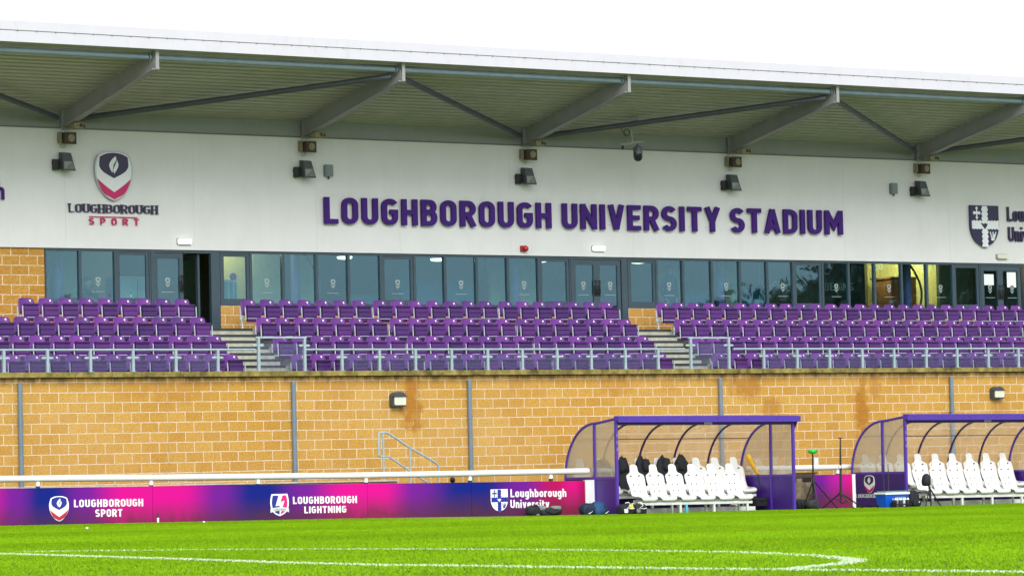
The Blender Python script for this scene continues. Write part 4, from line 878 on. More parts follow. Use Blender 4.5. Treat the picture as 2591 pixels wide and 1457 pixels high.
# camera hanging from the roof brace
YC = 73.2; p = P(1600, 340, YC); r = thing('security_camera', 'dark dome security camera hanging on a bracket from the roof brace', 'camera', tuple(p))
s = MB(); a, b = P(1577, 322, YC), P(1614, 317, YC); s.beam(a, b, .10, .035); s.beam((a[0], YC, a[2]+.03), (b[0], YC, b[2]+.10), .09, .10)
c, d = P(1595.6, 321, YC), P(1600, 360, YC); s.tube([c, d], .026, 10); e1, e2 = P(1571, 366.5, YC), P(1629, 358.5, YC); s.beam(e1, e2, .05, .035); s.build('bracket', STEEL, r)
s = MB(); t = P(1586, 336, YC-.03); s.tube([(t[0]+.09*math.cos(q*math.pi/7), YC-.03, t[2]+.09*math.sin(q*math.pi/7)) for q in range(14)], .011, 6, closed=True); s.tube([P(1565, 318, YC), P(1574, 330, YC), P(1585, 345, YC)], .009, 6); s.build('cable', DARK, r)
q = P(1613.5, 369, YC); zb3 = PZ(1613.5, 409, YC); zm = PZ(1613.5, 387, YC)
s = MB(); s.lathe([(0.03, q[2]+.06-zm), (0.035, q[2]-zm), (0.09, q[2]-.02-zm), (0.115, q[2]-.06-zm), (0.12, 0.0)], (q[0], YC, zm), 20); s.build('camera_body', mat('slate_camera_body', (0.10, 0.135, 0.15), 0.35), r)
s = MB(); s.lathe([(0.118, 0), (0.118, -.10), (0.10, -.17), (0.06, -.205), (0.01, zb3-zm)], (q[0], YC, zm-.001), 20); s.build('dome', mat('black_camera_dome', (0.006, 0.006, 0.016), 0.08, spec=0.8), r)
q = P(1575.5, 369, YC); s = MB(); s.lathe([(0.03, 0), (0.032, -.07), (0.02, -.09)], (q[0], YC, q[2]), 10); s.build('sensor', DARK, r)
# wall lanterns on the brick wall
for (x0p, x1p, y0p, y1p, lab) in ((991, 1024, 990.5, 1028, 'black lantern with pale panel on the block wall, above the steel handrail'), (2510.6, 2536.7, 977, 1008, 'black lantern with pale panel on the block wall, above the right dugout')):
    Yq = W0-.10; a, b = P(x0p, y1p, Yq), P(x1p, y0p, Yq); r = thing('wall_lantern', lab, 'lantern', ((a[0]+b[0])/2, W0, a[2]), 'lanterns on the block wall'); x0, x1, z0, z1 = a[0], b[0], a[2], b[2]; mx = (x0+x1)/2; hw = (x1-x0)/2
    s = MB(); s.prism([(x0, z0)]+[(x1, z0), (x1, z0+.62*(z1-z0))]+[(mx+hw*math.cos(R(t)), z0+(z1-z0)*(.70+.30*math.sin(R(t)))) for t in range(0, 181, 20)]+[(x0, z0+.62*(z1-z0))], W0-.16, W0); s.build('housing', CHAR, r)
    s = MB(); s.rbox(x0+.035, x1-.02, W0-.185, W0-.16, z0+.03, z0+.64*(z1-z0), .02); s.build('diffuser', CREAMD, r)
    s = MB(); s.box(x0-.01, x1+.012, W0-.21, W0-.15, z0+.66*(z1-z0), z0+.71*(z1-z0)); s.lathe([(.014, -.005), (.014, 0)], (mx-.03, W0-.16, z0+.84*(z1-z0)), 8, axis='y'); s.build('hood', CHAR, r)
# ceiling lamps glimpsed through the windows; last three unseen, added to light rooms
LAMP = mat('lit_ceiling_lamp', (1.0, 0.90, 0.62), 0.3, var=0.02, emit=3.0)
for i, (px, py, lab) in enumerate(((872, 655, 'glowing ceiling lamp seen through the windows below the letters LO'), (1108, 660, 'glowing ceiling lamp seen through the windows below the letters BO'), (1366, 663, 'glowing ceiling lamp seen through the windows left of the middle doors'), (1615, 666, 'glowing ceiling lamp seen through the window right of the middle doors'), (590, 648, 'unseen ceiling lamp added to light the cream room right of the open door'), (2300, 668, 'unseen ceiling lamp added to light the yellow room behind the right windows'), (2420, 668, 'unseen ceiling lamp added deeper in to light the yellow room behind the right windows'))):
    Yl = {0: 77.5, 1: 77.5, 2: 77.2, 3: 77.0, 4: 75.6, 5: 77.6, 6: 77.8}[i]; p = P(px, py, Yl); zc = 5.75 if i > 3 else p[2]+.06
    r = thing('ceiling_lamp', lab, 'lamp', (p[0], Yl, zc), 'ceiling lamps inside the stand'); 
    if zc < 5.7: s = MB(); s.tube([(p[0], Yl, zc), (p[0], Yl, 5.75)], .012, 6); s.build('lamp_stem', DARK, r)
    s = MB(); s.lathe([(.19, 0), (.20, -.02), (.17, -.06), (.05, -.075)], (p[0], Yl, zc), 20); s.build('lamp_shade', LAMP, r)
    if i > 3:
        for dx in ((0,) if i == 4 else (-1.2, 1.2)):
            l = bpy.data.lights.new('added_room_light', 'POINT'); l.energy = 28 if i == 4 else 40; l.color = (1, .82, .45); l.shadow_soft_size = .2; lo = bpy.data.objects.new('added_room_light', l); COL.objects.link(lo); lo.parent = r; lo.location = (dx, 0, -.3)  # point lights added to brighten the cream and yellow rooms
# furniture and people inside
def cuboid_thing(nm, lab, cat, px0, px1, Y, dep, z0, z1, m_, parts):
    x0, x1 = PX(px0, 720, Y), PX(px1, 720, Y); r = thing(nm, lab, cat, ((x0+x1)/2, Y, z0)); s = MB(); s.rbox(x0, x1, Y, Y+dep, z0, z1, .02); s.build('body', m_, r); parts(r, x0, x1, Y, z0, z1)
PALE = mat('pale_blue_counter', (0.48, 0.60, 0.64), 0.4)
cuboid_thing('bar_counter', 'pale blue counter seen through the window left of the open door', 'counter', 303, 372, 75.6, .7, FLOOR, PZ(330, 703, 75.6), PALE, lambda r, x0, x1, Y, z0, z1: (MB().box(x0-.02, x1+.05, Y-.03, Y+.72, z1, z1+.03).build('worktop', WHITE_PAINT, r), MB().box((x0+x1)/2+.1, (x0+x1)/2+.12, Y-.004, Y, z0+.1, z1-.05).build('panel_joint', DARK, r)))
cuboid_thing('drinks_fridge', 'pale glass-fronted fridge in the cream room right of the open door', 'fridge', 556, 600, 75.5, .5, FLOOR, PZ(575, 708, 75.5), PALE, lambda r, x0, x1, Y, z0, z1: [MB().box(x0+.03+k*(x1-x0)/2, x0-.03+(k+1)*(x1-x0)/2, Y-.012, Y, z0+.1, z1-.06).build('door', GLASS, r) for k in (0, 1)])
cuboid_thing('wood_cabinet', 'brown wooden cabinet in the yellow room behind the right windows', 'cabinet', 2255, 2318, 77.4, .8, FLOOR, PZ(2280, 705, 77.4), WOOD, lambda r, x0, x1, Y, z0, z1: (MB().box(x0-.05, x1+.05, Y-.05, Y+.85, z1, z1+.05).build('top', WOOD, r), MB().box((x0+x1)/2-.008, (x0+x1)/2+.008, Y-.004, Y, z0, z1-.04).build('door_gap', DARK, r)))
p = P(331, 752, 75.55); r = thing('bottle', 'white bottle standing on the sill of the window left of the open door', 'bottle', tuple(p)); s = MB(); zb4 = SILL+.06; s.lathe([(.045, 0), (.045, .16), (.02, .21)], (PX(331, 750, YG+.12), YG+.12, zb4), 12); s.build('body', DISC, r); s = MB(); s.lathe([(.021, .21), (.021, .25)], (PX(331, 750, YG+.12), YG+.12, zb4), 10); s.build('cap', DARK, r)
MAG = mat('magenta_disc', (0.22, 0.03, 0.22), 0.5)
p = P(590, 700, YG+.5); r = thing('round_ornament', 'round purple ornament on a stem in the window right of the open door', 'ornament', (p[0], p[1], FLOOR)); s = MB(); s.lathe([(.09, -.01), (.09, .01)], tuple(p), 18, axis='y'); s.build('disc', MAG, r); s = MB(); s.tube([(p[0], p[1], FLOOR), (p[0], p[1], p[2]-.08)], .012, 6); s.build('stem', GALV, r)
# notices taped to the right-hand doors
PAPER = mat('white_paper', (0.80, 0.85, 0.84), 0.7, var=.03)
for a, lab in (((2485, 2514, 694, 721), 'landscape white paper notice on the left leaf of the right doors'), ((2548.5, 2570, 689, 727), 'portrait white paper notice on the right leaf of the right doors')):
    q0, q1 = P(a[0], a[3], YG-.006), P(a[1], a[2], YG-.006); s = MB(); s.box(q0[0], q1[0], YG-.006, YG-.0045, q0[2], q1[2]); tag(s.build('paper_notice', PAPER), lab, 'notice', 'paper notices on the doors')
# words on the wall inside
for txt, x0p, x1p, yb, yt in (('WHERE', 1920, 1993, 732, 712), ('BEGINS', 2087, 2160, 735, 715)):
    Yw = 76.6; a, b = P(x0p, yb, Yw), P(x1p, yb, Yw); r = thing('hanging_words', 'pale capital letters reading %s hanging inside the right windows' % txt, 'lettering', (a[0], Yw, a[2]))
    lettering(txt, (a[0], a[2]), (b[0], b[2]), PZ(x0p, yt, Yw)-a[2], Yw, .02, mat('pale_hanging_letters', (0.85, 0.86, 0.82), .6), r, s=.14, sp=.14)
    s = MB(); [s.tube([(q, Yw+.01, a[2]+.2), (q, Yw+.01, 5.75)], .004, 5) for q in (a[0]+.05, b[0]-.05)]; s.build('hanging_wire', GALV, r)
# ================================================================== people indoors
SKIN = mat('skin', (0.45, 0.27, 0.19), 0.55, var=.06); CLOTHB = mat('navy_clothing', (0.03, 0.05, 0.085), 0.85, var=.2); CLOTHD = mat('dark_clothing', (0.025, 0.035, 0.045), 0.85, var=.2); HAIRM = mat('dark_hair', (0.02, 0.015, 0.012), 0.6)
def person(label, loc, pose, rot):
    r = thing('person', label, 'person', loc); r.rotation_euler[2] = rot
    J = pose; E_ = [(0, 1), (1, 2), (2, 3), (3, 4), (2, 5), (5, 6), (6, 7), (2, 8), (8, 9), (9, 10), (0, 11), (11, 12), (12, 13), (13, 17), (0, 14), (14, 15), (15, 16), (16, 18)]
    me = bpy.data.meshes.new('person_body'); me.from_pydata([j[:3] for j in J], E_, []); o = bpy.data.objects.new('body', me); COL.objects.link(o); o.parent = r
    me.materials.append(CLOTHB)
    sk = o.modifiers.new('skin', 'SKIN'); sk.use_smooth_shade = True
    if not len(me.skin_vertices):
        dg = bpy.context.view_layer; dg.update()
    if len(me.skin_vertices):
        for v, j in zip(me.skin_vertices[0].data, J): v.radius = (j[3], j[4])
        me.skin_vertices[0].data[0].use_root = True
    sb = o.modifiers.new('subsurf', 'SUBSURF'); sb.levels = 1; sb.render_levels = 2
    h = J[4]; hx, hy, hz = h[0], h[1], h[2]
    s = MB(); s.blob((hx, hy, hz-.13), (.16, .20, .27), 3, .9, .03, flat=False); s.blob((hx, hy-.10, hz-.03), (.035, .05, .06), 2, .9, .02, flat=False)
    for sg in (-1, 1): s.blob((hx+sg*.08, hy, hz-.04), (.03, .05, .07), 2, .9, .02, flat=False)
    hd = s.build('head', SKIN); hd.parent = r
    s = MB()
    for sg in (-1, 1): s.blob((hx+sg*.033, hy-.088, hz+.0), (.028, .02, .016), 1, .9, 0, flat=False)
    s.box(hx-.03, hx+.03, hy-.102, hy-.09, hz-.075, hz-.065); f_ = s.build('face_features', HAIRM); f_.parent = hd
    s = MB(); s.blob((hx, hy+.015, hz+.02), (.18, .21, .15), 5, .9, .05, flat=False); hr = s.build('hair', HAIRM); hr.parent = r
    for wi, el in ((7, 6), (10, 9)):   # hands: palm, four fingers, thumb
        w_, e_ = Vector(J[wi][:3]), Vector(J[el][:3]); d = (w_-e_).normalized(); sd_ = d.cross(Vector((0, 1, .2))).normalized(); s = MB()
        s.tube([w_-d*.02, w_+d*.03, w_+d*.085], [.026, .036, .034], 8)
        for k in range(4):
            b0 = w_+d*.08+sd_*(k-1.5)*.017; L_ = (.065, .075, .07, .055)[k]; s.tube([b0, b0+d*L_*.5+Vector((0, -.008, 0)), b0+d*L_+Vector((0, -.025, 0))], [.0085, .008, .006], 6)
        b0 = w_+d*.03+sd_*.03; s.tube([b0, b0+d*.03+sd_*.03, b0+d*.06+sd_*.035], [.011, .010, .008], 6)
        hn = s.build('hand', SKIN); hn.parent = r
    return r
stand_pose = [(0, 0, .95, .15, .11), (0, 0, 1.18, .15, .10), (0, 0, 1.40, .14, .09), (0, 0, 1.50, .055, .055), (0, -.02, 1.63, .06, .06), (.19, 0, 1.40, .06, .06), (.25, .02, 1.12, .045, .045), (.20, -.10, .90, .03, .03), (-.19, 0, 1.40, .06, .06), (-.25, .02, 1.12, .045, .045), (-.20, -.10, .90, .03, .03),
              (.09, 0, .86, .09, .09), (.10, -.01, .48, .06, .06), (.10, 0, .08, .04, .045), (-.09, 0, .86, .09, .09), (-.10, -.01, .48, .06, .06), (-.10, 0, .08, .04, .045), (.10, -.14, .03, .035, .03), (-.10, -.14, .03, .035, .03)]
sit_pose = [(0, 0, .52, .15, .12), (0, -.04, .74, .15, .10), (0, -.12, .96, .14, .09), (0, -.17, 1.05, .055, .055), (.02, -.24, 1.16, .06, .06), (.19, -.12, .95, .06, .06), (.28, -.28, .76, .045, .045), (.10, -.36, 1.04, .03, .03), (-.19, -.12, .95, .06, .06), (-.27, -.28, .74, .045, .045), (-.10, -.42, .74, .03, .03),
            (.10, -.05, .50, .09, .09), (.12, -.44, .50, .065, .065), (.12, -.46, .08, .04, .045), (-.10, -.05, .50, .09, .09), (-.12, -.44, .50, .065, .065), (-.12, -.46, .08, .04, .045), (.12, -.60, .03, .035, .03), (-.12, -.60, .03, .035, .03)]
p = P(1694, 720, YG+.55); person('person in dark clothing standing behind the window right of the middle doors', (p[0], YG+.55, FLOOR), stand_pose, 0.0)
p = P(217, 740, YG+.8); person('person in navy sitting with a hand to the face behind the window beside the pier', (p[0]-.05, YG+.95, FLOOR), sit_pose, .25)
r = thing('chair', 'dark chair under the person sitting behind the left window', 'chair', (p[0]-.05, YG+.95, FLOOR)); cx_, cy_ = p[0]-.05, YG+.95
s = MB(); s.rbox(cx_-.22, cx_+.22, cy_-.25, cy_+.2, FLOOR+.37, FLOOR+.41, .015); s.build('seat', DARK, r); s = MB(); s.rbox(cx_-.21, cx_+.21, cy_+.2, cy_+.23, FLOOR+.41, FLOOR+.85, .02); s.build('backrest', DARK, r)
for a_ in (-.2, .2):
    for b_ in (-.22, .2): s = MB(); s.tube([(cx_+a_, cy_+b_, FLOOR), (cx_+a_, cy_+b_, FLOOR+.37)], .014, 8); s.build('leg', GALV, r)

# ================================================================== pitch-side: boards, rail, low wall
YBD = 67.55
def board_material(name, stops, x0, x1):
    m = bpy.data.materials.new(name); m.use_nodes = True; L = m.node_tree.links; b = m.node_tree.nodes['Principled BSDF']
    g = nd(m, 'ShaderNodeNewGeometry'); s = nd(m, 'ShaderNodeSeparateXYZ'); L.new(g.outputs['Position'], s.inputs[0])
    u = math_node(m, 'DIVIDE', math_node(m, 'SUBTRACT', s.outputs[0], x0), x1-x0)
    r = nd(m, 'ShaderNodeValToRGB'); r.color_ramp.interpolation = 'EASE'; e = r.color_ramp.elements
    while len(e) < len(stops): e.new(.5)
    for q, (t, c) in zip(e, stops): q.position = t; q.color = c+(1,)
    L.new(u, r.inputs[0])
    # mud splashed up from the turf
    n = nd(m, 'ShaderNodeTexNoise'); n.inputs['Scale'].default_value = 2.4; n.inputs['Detail'].default_value = 8; n.inputs['Roughness'].default_value = .7
    mp = nd(m, 'ShaderNodeMapping'); mp.inputs['Scale'].default_value = (1, 1, .5); L.new(g.outputs['Position'], mp.inputs[0]); L.new(mp.outputs[0], n.inputs['Vector'])
    zr = nd(m, 'ShaderNodeMapRange'); zr.inputs[1].default_value = -.50; zr.inputs[2].default_value = -1.15; zr.inputs[3].default_value = 0; zr.inputs[4].default_value = 1; L.new(s.outputs[2], zr.inputs[0])
    f = math_node(m, 'MULTIPLY', zr.outputs[0], math_node(m, 'ADD', math_node(m, 'MULTIPLY', n.outputs[0], 2.1), -.05)); f = math_node(m, 'MINIMUM', math_node(m, 'MAXIMUM', f, 0.0), .75)
    L.new(mixc(m, f, r.outputs[0], (.085, .022, .020)), b.inputs['Base Color']); b.inputs['Roughness'].default_value = .55; b.inputs['Specular IOR Level'].default_value = .15; return m
MG, PU, BU, CR_ = (.62, .001, .25), (.15, .008, .27), (.003, .012, .20), (.42, .002, .10)
RIM = mat('board_edge', (0.10, 0.02, 0.12), .5); WHT = mat('white_print', (0.84, 0.84, 0.85), .45, var=.02); BLUEP = mat('royal_blue_print', (0.012, 0.022, 0.28), .45); REDP = mat('crimson_print', (0.46, 0.02, 0.06), .45); MAGP = mat('magenta_print', (0.72, 0.006, 0.20), .45); PALEP = mat('pale_print', (0.62, 0.66, 0.66), .5); GREYP = mat('grey_print', (0.30, 0.34, 0.36), .5)
def board(label, px0, px1, stops):
    x0, x1 = PX(px0, 1260, YBD), PX(px1, 1260, YBD); tz = lambda x: float(np.interp(x, [33.5, 41.9, 48.4, 55.2, 57], [-.176, -.284, -.353, -.361, -.37])); bz = lambda x: gz(x)-.06
    r = thing('advertising_board', label, 'advertising board', ((x0+x1)/2, YBD, gz((x0+x1)/2)), 'advertising boards along the pitch')
    s = MB(); s.hexa([(x0+.004, YBD, bz(x0)), (x1-.004, YBD, bz(x1)), (x1-.004, YBD+.03, bz(x1)), (x0+.004, YBD+.03, bz(x0)), (x0+.004, YBD, tz(x0)), (x1-.004, YBD, tz(x1)), (x1-.004, YBD+.03, tz(x1)), (x0+.004, YBD+.03, tz(x0))])
    s.build('panel', board_material('board_print', stops, x0, x1), r)
    s = MB()
    for x in (x0+.3, (x0+x1)/2, x1-.3): s.box(x-.03, x+.03, YBD+.03, YBD+.09, bz(x), tz(x)-.03)
    s.build('support_batten', RIM, r); return r
def pt(x, y, d=.003): q = P(x, y, YBD-d); return (float(q[0]), float(q[2]))
b0 = board('magenta and blue board with flame shield, the words LOUGHBOROUGH SPORT', -165, 386, [(0, MG), (.20, MG), (.36, PU), (.475, BU), (.53, BU), (.68, PU), (.87, MG), (1, MG)])
b1 = board('magenta and blue board with lightning shield, the words LOUGHBOROUGH LIGHTNING', 386, 930, [(0, MG), (.12, MG), (.30, PU), (.45, BU), (.53, BU), (.70, PU), (.90, MG), (1, MG)])
b2 = board('plain board without lettering fading from magenta to blue, left of the university shield board', 930, 1193, [(0, MG), (.12, MG), (.45, PU), (.88, BU), (1, BU)])
b3 = board('blue to crimson board with white cross shield, the words Loughborough University', 1193, 1481, [(0, BU), (.12, BU), (.45, PU), (.72, CR_), (.90, (.62, .004, .20)), (1, CR_)])
b4 = board('short purple to magenta board without lettering between the two dugouts', 2060, 2158, [(0, PU), (.15, PU), (.6, (.42, .008, .30)), (1, (.62, .004, .20))])
TH_ = .003
def txt(root, t, L_, Rr, cap, sp=.13, s=.19):
    a, b = pt(*L_), pt(*Rr); h = pt(L_[0], L_[1]-cap)[1]-a[1]; lettering(t, a, b, h, YBD-TH_, TH_-.0002, WHT, root, s=s, sp=sp)
txt(b0, 'LOUGHBOROUGH', (187.4, 1282.4), (362.4, 1279.7), 19); txt(b0, 'SPORT', (241.2, 1306.8), (309.7, 1305.8), 19)
txt(b1, 'LOUGHBOROUGH', (741.5, 1274.3), (903.2, 1271.7), 18.3); txt(b1, 'LIGHTNING', (770.2, 1297.8), (876.4, 1295.8), 17.5)
txt(b3, 'Loughborough', (1291.8, 1257.1), (1433, 1255.8), 20.5, .11, .18); txt(b3, 'University', (1291.8, 1284.2), (1390, 1284.0), 20.5, .11, .18)
(xa, za), (xb, zb5) = pt(124.9, 1318.8), pt(173.8, 1253.6)
sport_shield(b0, (xa+xb)/2, za, zb5, (xb-xa)/2, YBD-.004, .0038, WHT, WHT, BLUEP, REDP, WHT)
(xa, za), (xb, zb5) = pt(1242.5, 1295.1), pt(1284.4, 1236.2); uni_shield(b3, xa, xb, za, zb5, YBD-.004, .0038, WHT, BLUEP)
# lightning badge: white-rimmed shield split blue and magenta by a white bolt, scroll across the foot
(xa, za), (xb, zb5) = pt(684.5, 1305.7), pt(730.3, 1248); cx_, hw_, H_ = (xa+xb)/2, (xb-xa)/2, zb5-za
q = lambda L_, n=5: bez([((cx_+p_[0]*hw_, za+p_[1]*H_)+p_[2:]) for p_ in L_], n); qs = lambda L_: [(cx_+u*hw_, za+v*H_) for u, v in L_]
O_ = [(.86, 1, 1), (.96, .80), (1, .58), (.90, .32), (.55, .12), (0, 0, 1), (-.55, .12), (-.90, .32), (-1, .58), (-.96, .80), (-.86, 1, 1)]
s = MB(); s.prism(q(O_), YBD-.004, YBD-.0002); bd = s.build('shield', WHT, b1)
I_ = [(.72, .93, 1), (.80, .78), (.84, .58), (.76, .35), (.48, .17), (0, .06, 1), (-.48, .17), (-.76, .35), (-.84, .58), (-.80, .78), (-.72, .93, 1)]
s = MB(); s.prism(qs([(-.72, .93), (-.10, .93), (-.45, .45), (.0, .48), (-.02, .06), (-.48, .17), (-.76, .35), (-.84, .58), (-.80, .78)]), YBD-.0055, YBD-.004); s.build('left_field', BLUEP, bd)
s = MB(); s.prism(qs([(.34, .93), (.72, .93), (.80, .78), (.84, .58), (.76, .35), (.48, .17), (.06, .06), (.30, .38), (.55, .70), (.10, .64)]), YBD-.0055, YBD-.004); s.build('right_field', MAGP, bd)
s = MB(); s.prism(qs([(-1.0, .16), (-.62, .22), (0, .25), (.62, .22), (1.0, .16), (1.0, .34), (.62, .38), (0, .42), (-.62, .38), (-1.0, .34)]), YBD-.0068, YBD-.0055); sc_ = s.build('scroll', PALEP, bd)
a_, b_ = (cx_-.66*hw_, za+.255*H_), (cx_+.66*hw_, za+.255*H_); lettering('LIGHTNING', a_, b_, .085*H_, YBD-.0078, .001, GREYP, sc_, s=.2, sp=.14)
# white end posts of the boards
for px0, px1, py0, py1, lab in ((1481, 1504, 1215, 1300, 'broad white post closing the boards at the left dugout'), (2157, 2165, 1200, 1288, 'narrow white post closing the short board beside the right dugout')):
    x0, x1 = PX(px0, 1250, YBD), PX(px1, 1250, YBD); zt = PZ(px0, py0, YBD); r = thing('end_post', lab, 'post', ((x0+x1)/2, YBD, gz(x0)), 'white end posts of the boards')
    s = MB(); s.rbox(x0+.004, x1, YBD-.006, YBD+.08, gz(x0)-.05, zt, .008); s.build('post', WHITE_PAINT, r); s = MB(); s.box(x0+.002, x1+.002, YBD-.010, YBD+.085, zt, zt+.012); s.build('cap', WHITE_PAINT, r)
# white perimeter rail
YR = YBD+.20; DKG = mat('dark_green_post', (0.012, 0.035, 0.032), .5)
def rail(label, pts_px, posts, YR=YR):
    pts = [P(x, y, YR) for x, y in pts_px]; r = thing('perimeter_rail', label, 'rail', (pts[0][0], YR, gz(pts[0][0])), 'white perimeter rails')
    s = MB(); s.tube([tuple(q) for q in pts], .068, 16); s.build('rail_tube', WHITE_PAINT, r)
    for x_ in posts:
        x = PX(x_, 1220, YR); z = float(np.interp(x, [q[0] for q in pts], [q[2] for q in pts]))
        s = MB(); s.tube([(x, YR, gz(x)), (x, YR, z-.155)], .045, 12); po = s.build('post', DKG, r)
        s = MB(); s.lathe([(.05, -.155), (.048, -.10), (.035, -.065)], (x, YR, z), 14); s.build('post_head', WHITE_PAINT, po)
    return r
rail('long white tubular rail running behind the boards to the left dugout', [(-160, 1213), (0, 1211.2), (435, 1207.5), (870, 1202.7), (1180, 1197.5), (1488, 1191)], [-190, 95.5, 382, 653, 926, 1189, 1394])
rr_ = rail('short white tubular rail between the two dugouts', [(1884, 1186), (2012, 1183.6), (2157, 1180.7)], [2120], 69.02)
p = P(2065, 1178, 69.02); s = MB(); s.tube([(p[0], 69.02, p[2]), (p[0], 69.02, PZ(2065, 1158, 69.02))], .062, 14); s.build('stub', WHITE_PAINT, rr_)
# low retaining wall behind the boards on the left
YP = 69.0; PLC = mat('dull_render', (0.115, 0.10, 0.075), .9, var=.3, vscale=5, bump=.3); PLT = mat('pale_wall_top', (0.55, 0.48, 0.38), .8, var=.2)
x0, x1 = XL, PX(1004, 1213, YP); zl = lambda x: float(np.interp(x, [34.2, 44.2], [-.145, -.225]))
r = thing('low_wall', 'low dull rendered wall behind the boards on the left', 'wall', ((x0+x1)/2, YP, gz((x0+x1)/2)))
s = MB(); s.hexa([(x0, YP, -1.2), (x1, YP, -1.2), (x1, YP+.2, -1.2), (x0, YP+.2, -1.2), (x0, YP, zl(x0)-.03), (x1, YP, zl(x1)-.03), (x1, YP+.2, zl(x1)-.03), (x0, YP+.2, zl(x0)-.03)]); s.build('wall_body', PLC, r)
s = MB(); s.hexa([(x0, YP-.02, zl(x0)-.03), (x1, YP-.02, zl(x1)-.03), (x1, YP+.22, zl(x1)-.03), (x0, YP+.22, zl(x0)-.03), (x0, YP-.02, zl(x0)), (x1, YP-.02, zl(x1)), (x1, YP+.22, zl(x1)), (x0, YP+.22, zl(x0))]); s.build('wall_top', PLT, r)
# steel stair handrail
YH = 69.5; zp = lambda zx, zy: tuple(P(720+zx/5.367, 930+zy/5.367, YH)); r = thing('stair_handrail', 'bent galvanised steel handrail sloping down in front of the block wall', 'handrail', zp(1345, 1700))
s = MB(); s.tube([zp(1282, 1190), zp(1278, 900), zp(1290, 880), zp(1380, 876), zp(1420, 895), zp(1700, 1082), zp(2060, 1292), zp(2090, 1330), zp(2098, 1800)], .026, 10); s.build('top_rail', RAILG, r)
s = MB(); s.tube([zp(1282, 1190), zp(1300, 1205), zp(1400, 1200), zp(1440, 1222), zp(1715, 1408), zp(2098, 1660)], .022, 10); s.build('lower_rail', RAILG, r)
for a, b in (((1336, 880), (1358, 1900)), ((1702, 1085), (1722, 1900))): s = MB(); s.tube([zp(*a), zp(*b)], .024, 10); s.build('post', RAILG, r)
s = MB()
for i in range(4): s.box(x1+.15+i*.28, x1+.15+(i+1)*.28, YP+.1, YP+1.3, -1.25, -.30-.18*i)
st_ = s.build('concrete_steps', CONC); tag(st_, 'short flight of concrete steps beside the steel handrail, half hidden by the boards', 'steps')
p = P(1145, 1214, YBD+.5); r = thing('bollard', 'small black round-topped bollard just behind the boards', 'bollard', (p[0], YBD+.5, gz(p[0]))); s = MB(); s.tube([(p[0], YBD+.5, gz(p[0])), (p[0], YBD+.5, p[2])], .04, 10); s.build('post', DARK, r); s = MB(); s.blob((p[0], YBD+.5, p[2]-.06), (.12, .12, .13), 1, .95, .0, flat=False); s.build('cap', DARK, r)
# weathered timber hatch between the dugouts
WTH = mat('weathered_grey_timber', (0.20, 0.155, 0.10), .85, var=.45, vscale=7, bump=.4); YT = 68.1
x0, x1 = PX(2004, 1240, YT), PX(2064, 1240, YT); zt = PZ(2030, 1199, YT); r = thing('timber_panel', 'weathered timber panel with a dark slot between the dugouts', 'panel', ((x0+x1)/2, YT, gz(x0)))
s = MB(); n = 5
sl = (PX(2030, 1212, YT), PX(2053, 1212, YT), PZ(2040, 1219, YT), PZ(2040, 1207, YT))
for i in range(n): a, b = x0+(x1-x0)*i/n, x0+(x1-x0)*(i+1)/n; s.box(a+.003, b-.003, YT, YT+.03, -1.22, zt)
s.build('boards', WTH, r); s = MB(); s.box(x0-.05, x1+.05, YT-.02, YT+.05, zt, zt+.04); s.box(x0, x1, YT-.018, YT, zt-.09, zt-.02); s.build('top_batten', mat('dark_timber', (.055, .035, .025), .8), r)
s = MB(); s.box(sl[0], sl[1], YT-.004, YT-.0005, sl[2], sl[3]); a_ = PX(2013, 1212, YT); s.box(a_-.06, a_+.02, YT-.004, YT-.0005, sl[2], sl[3]); s.build('slot', DARK, r)
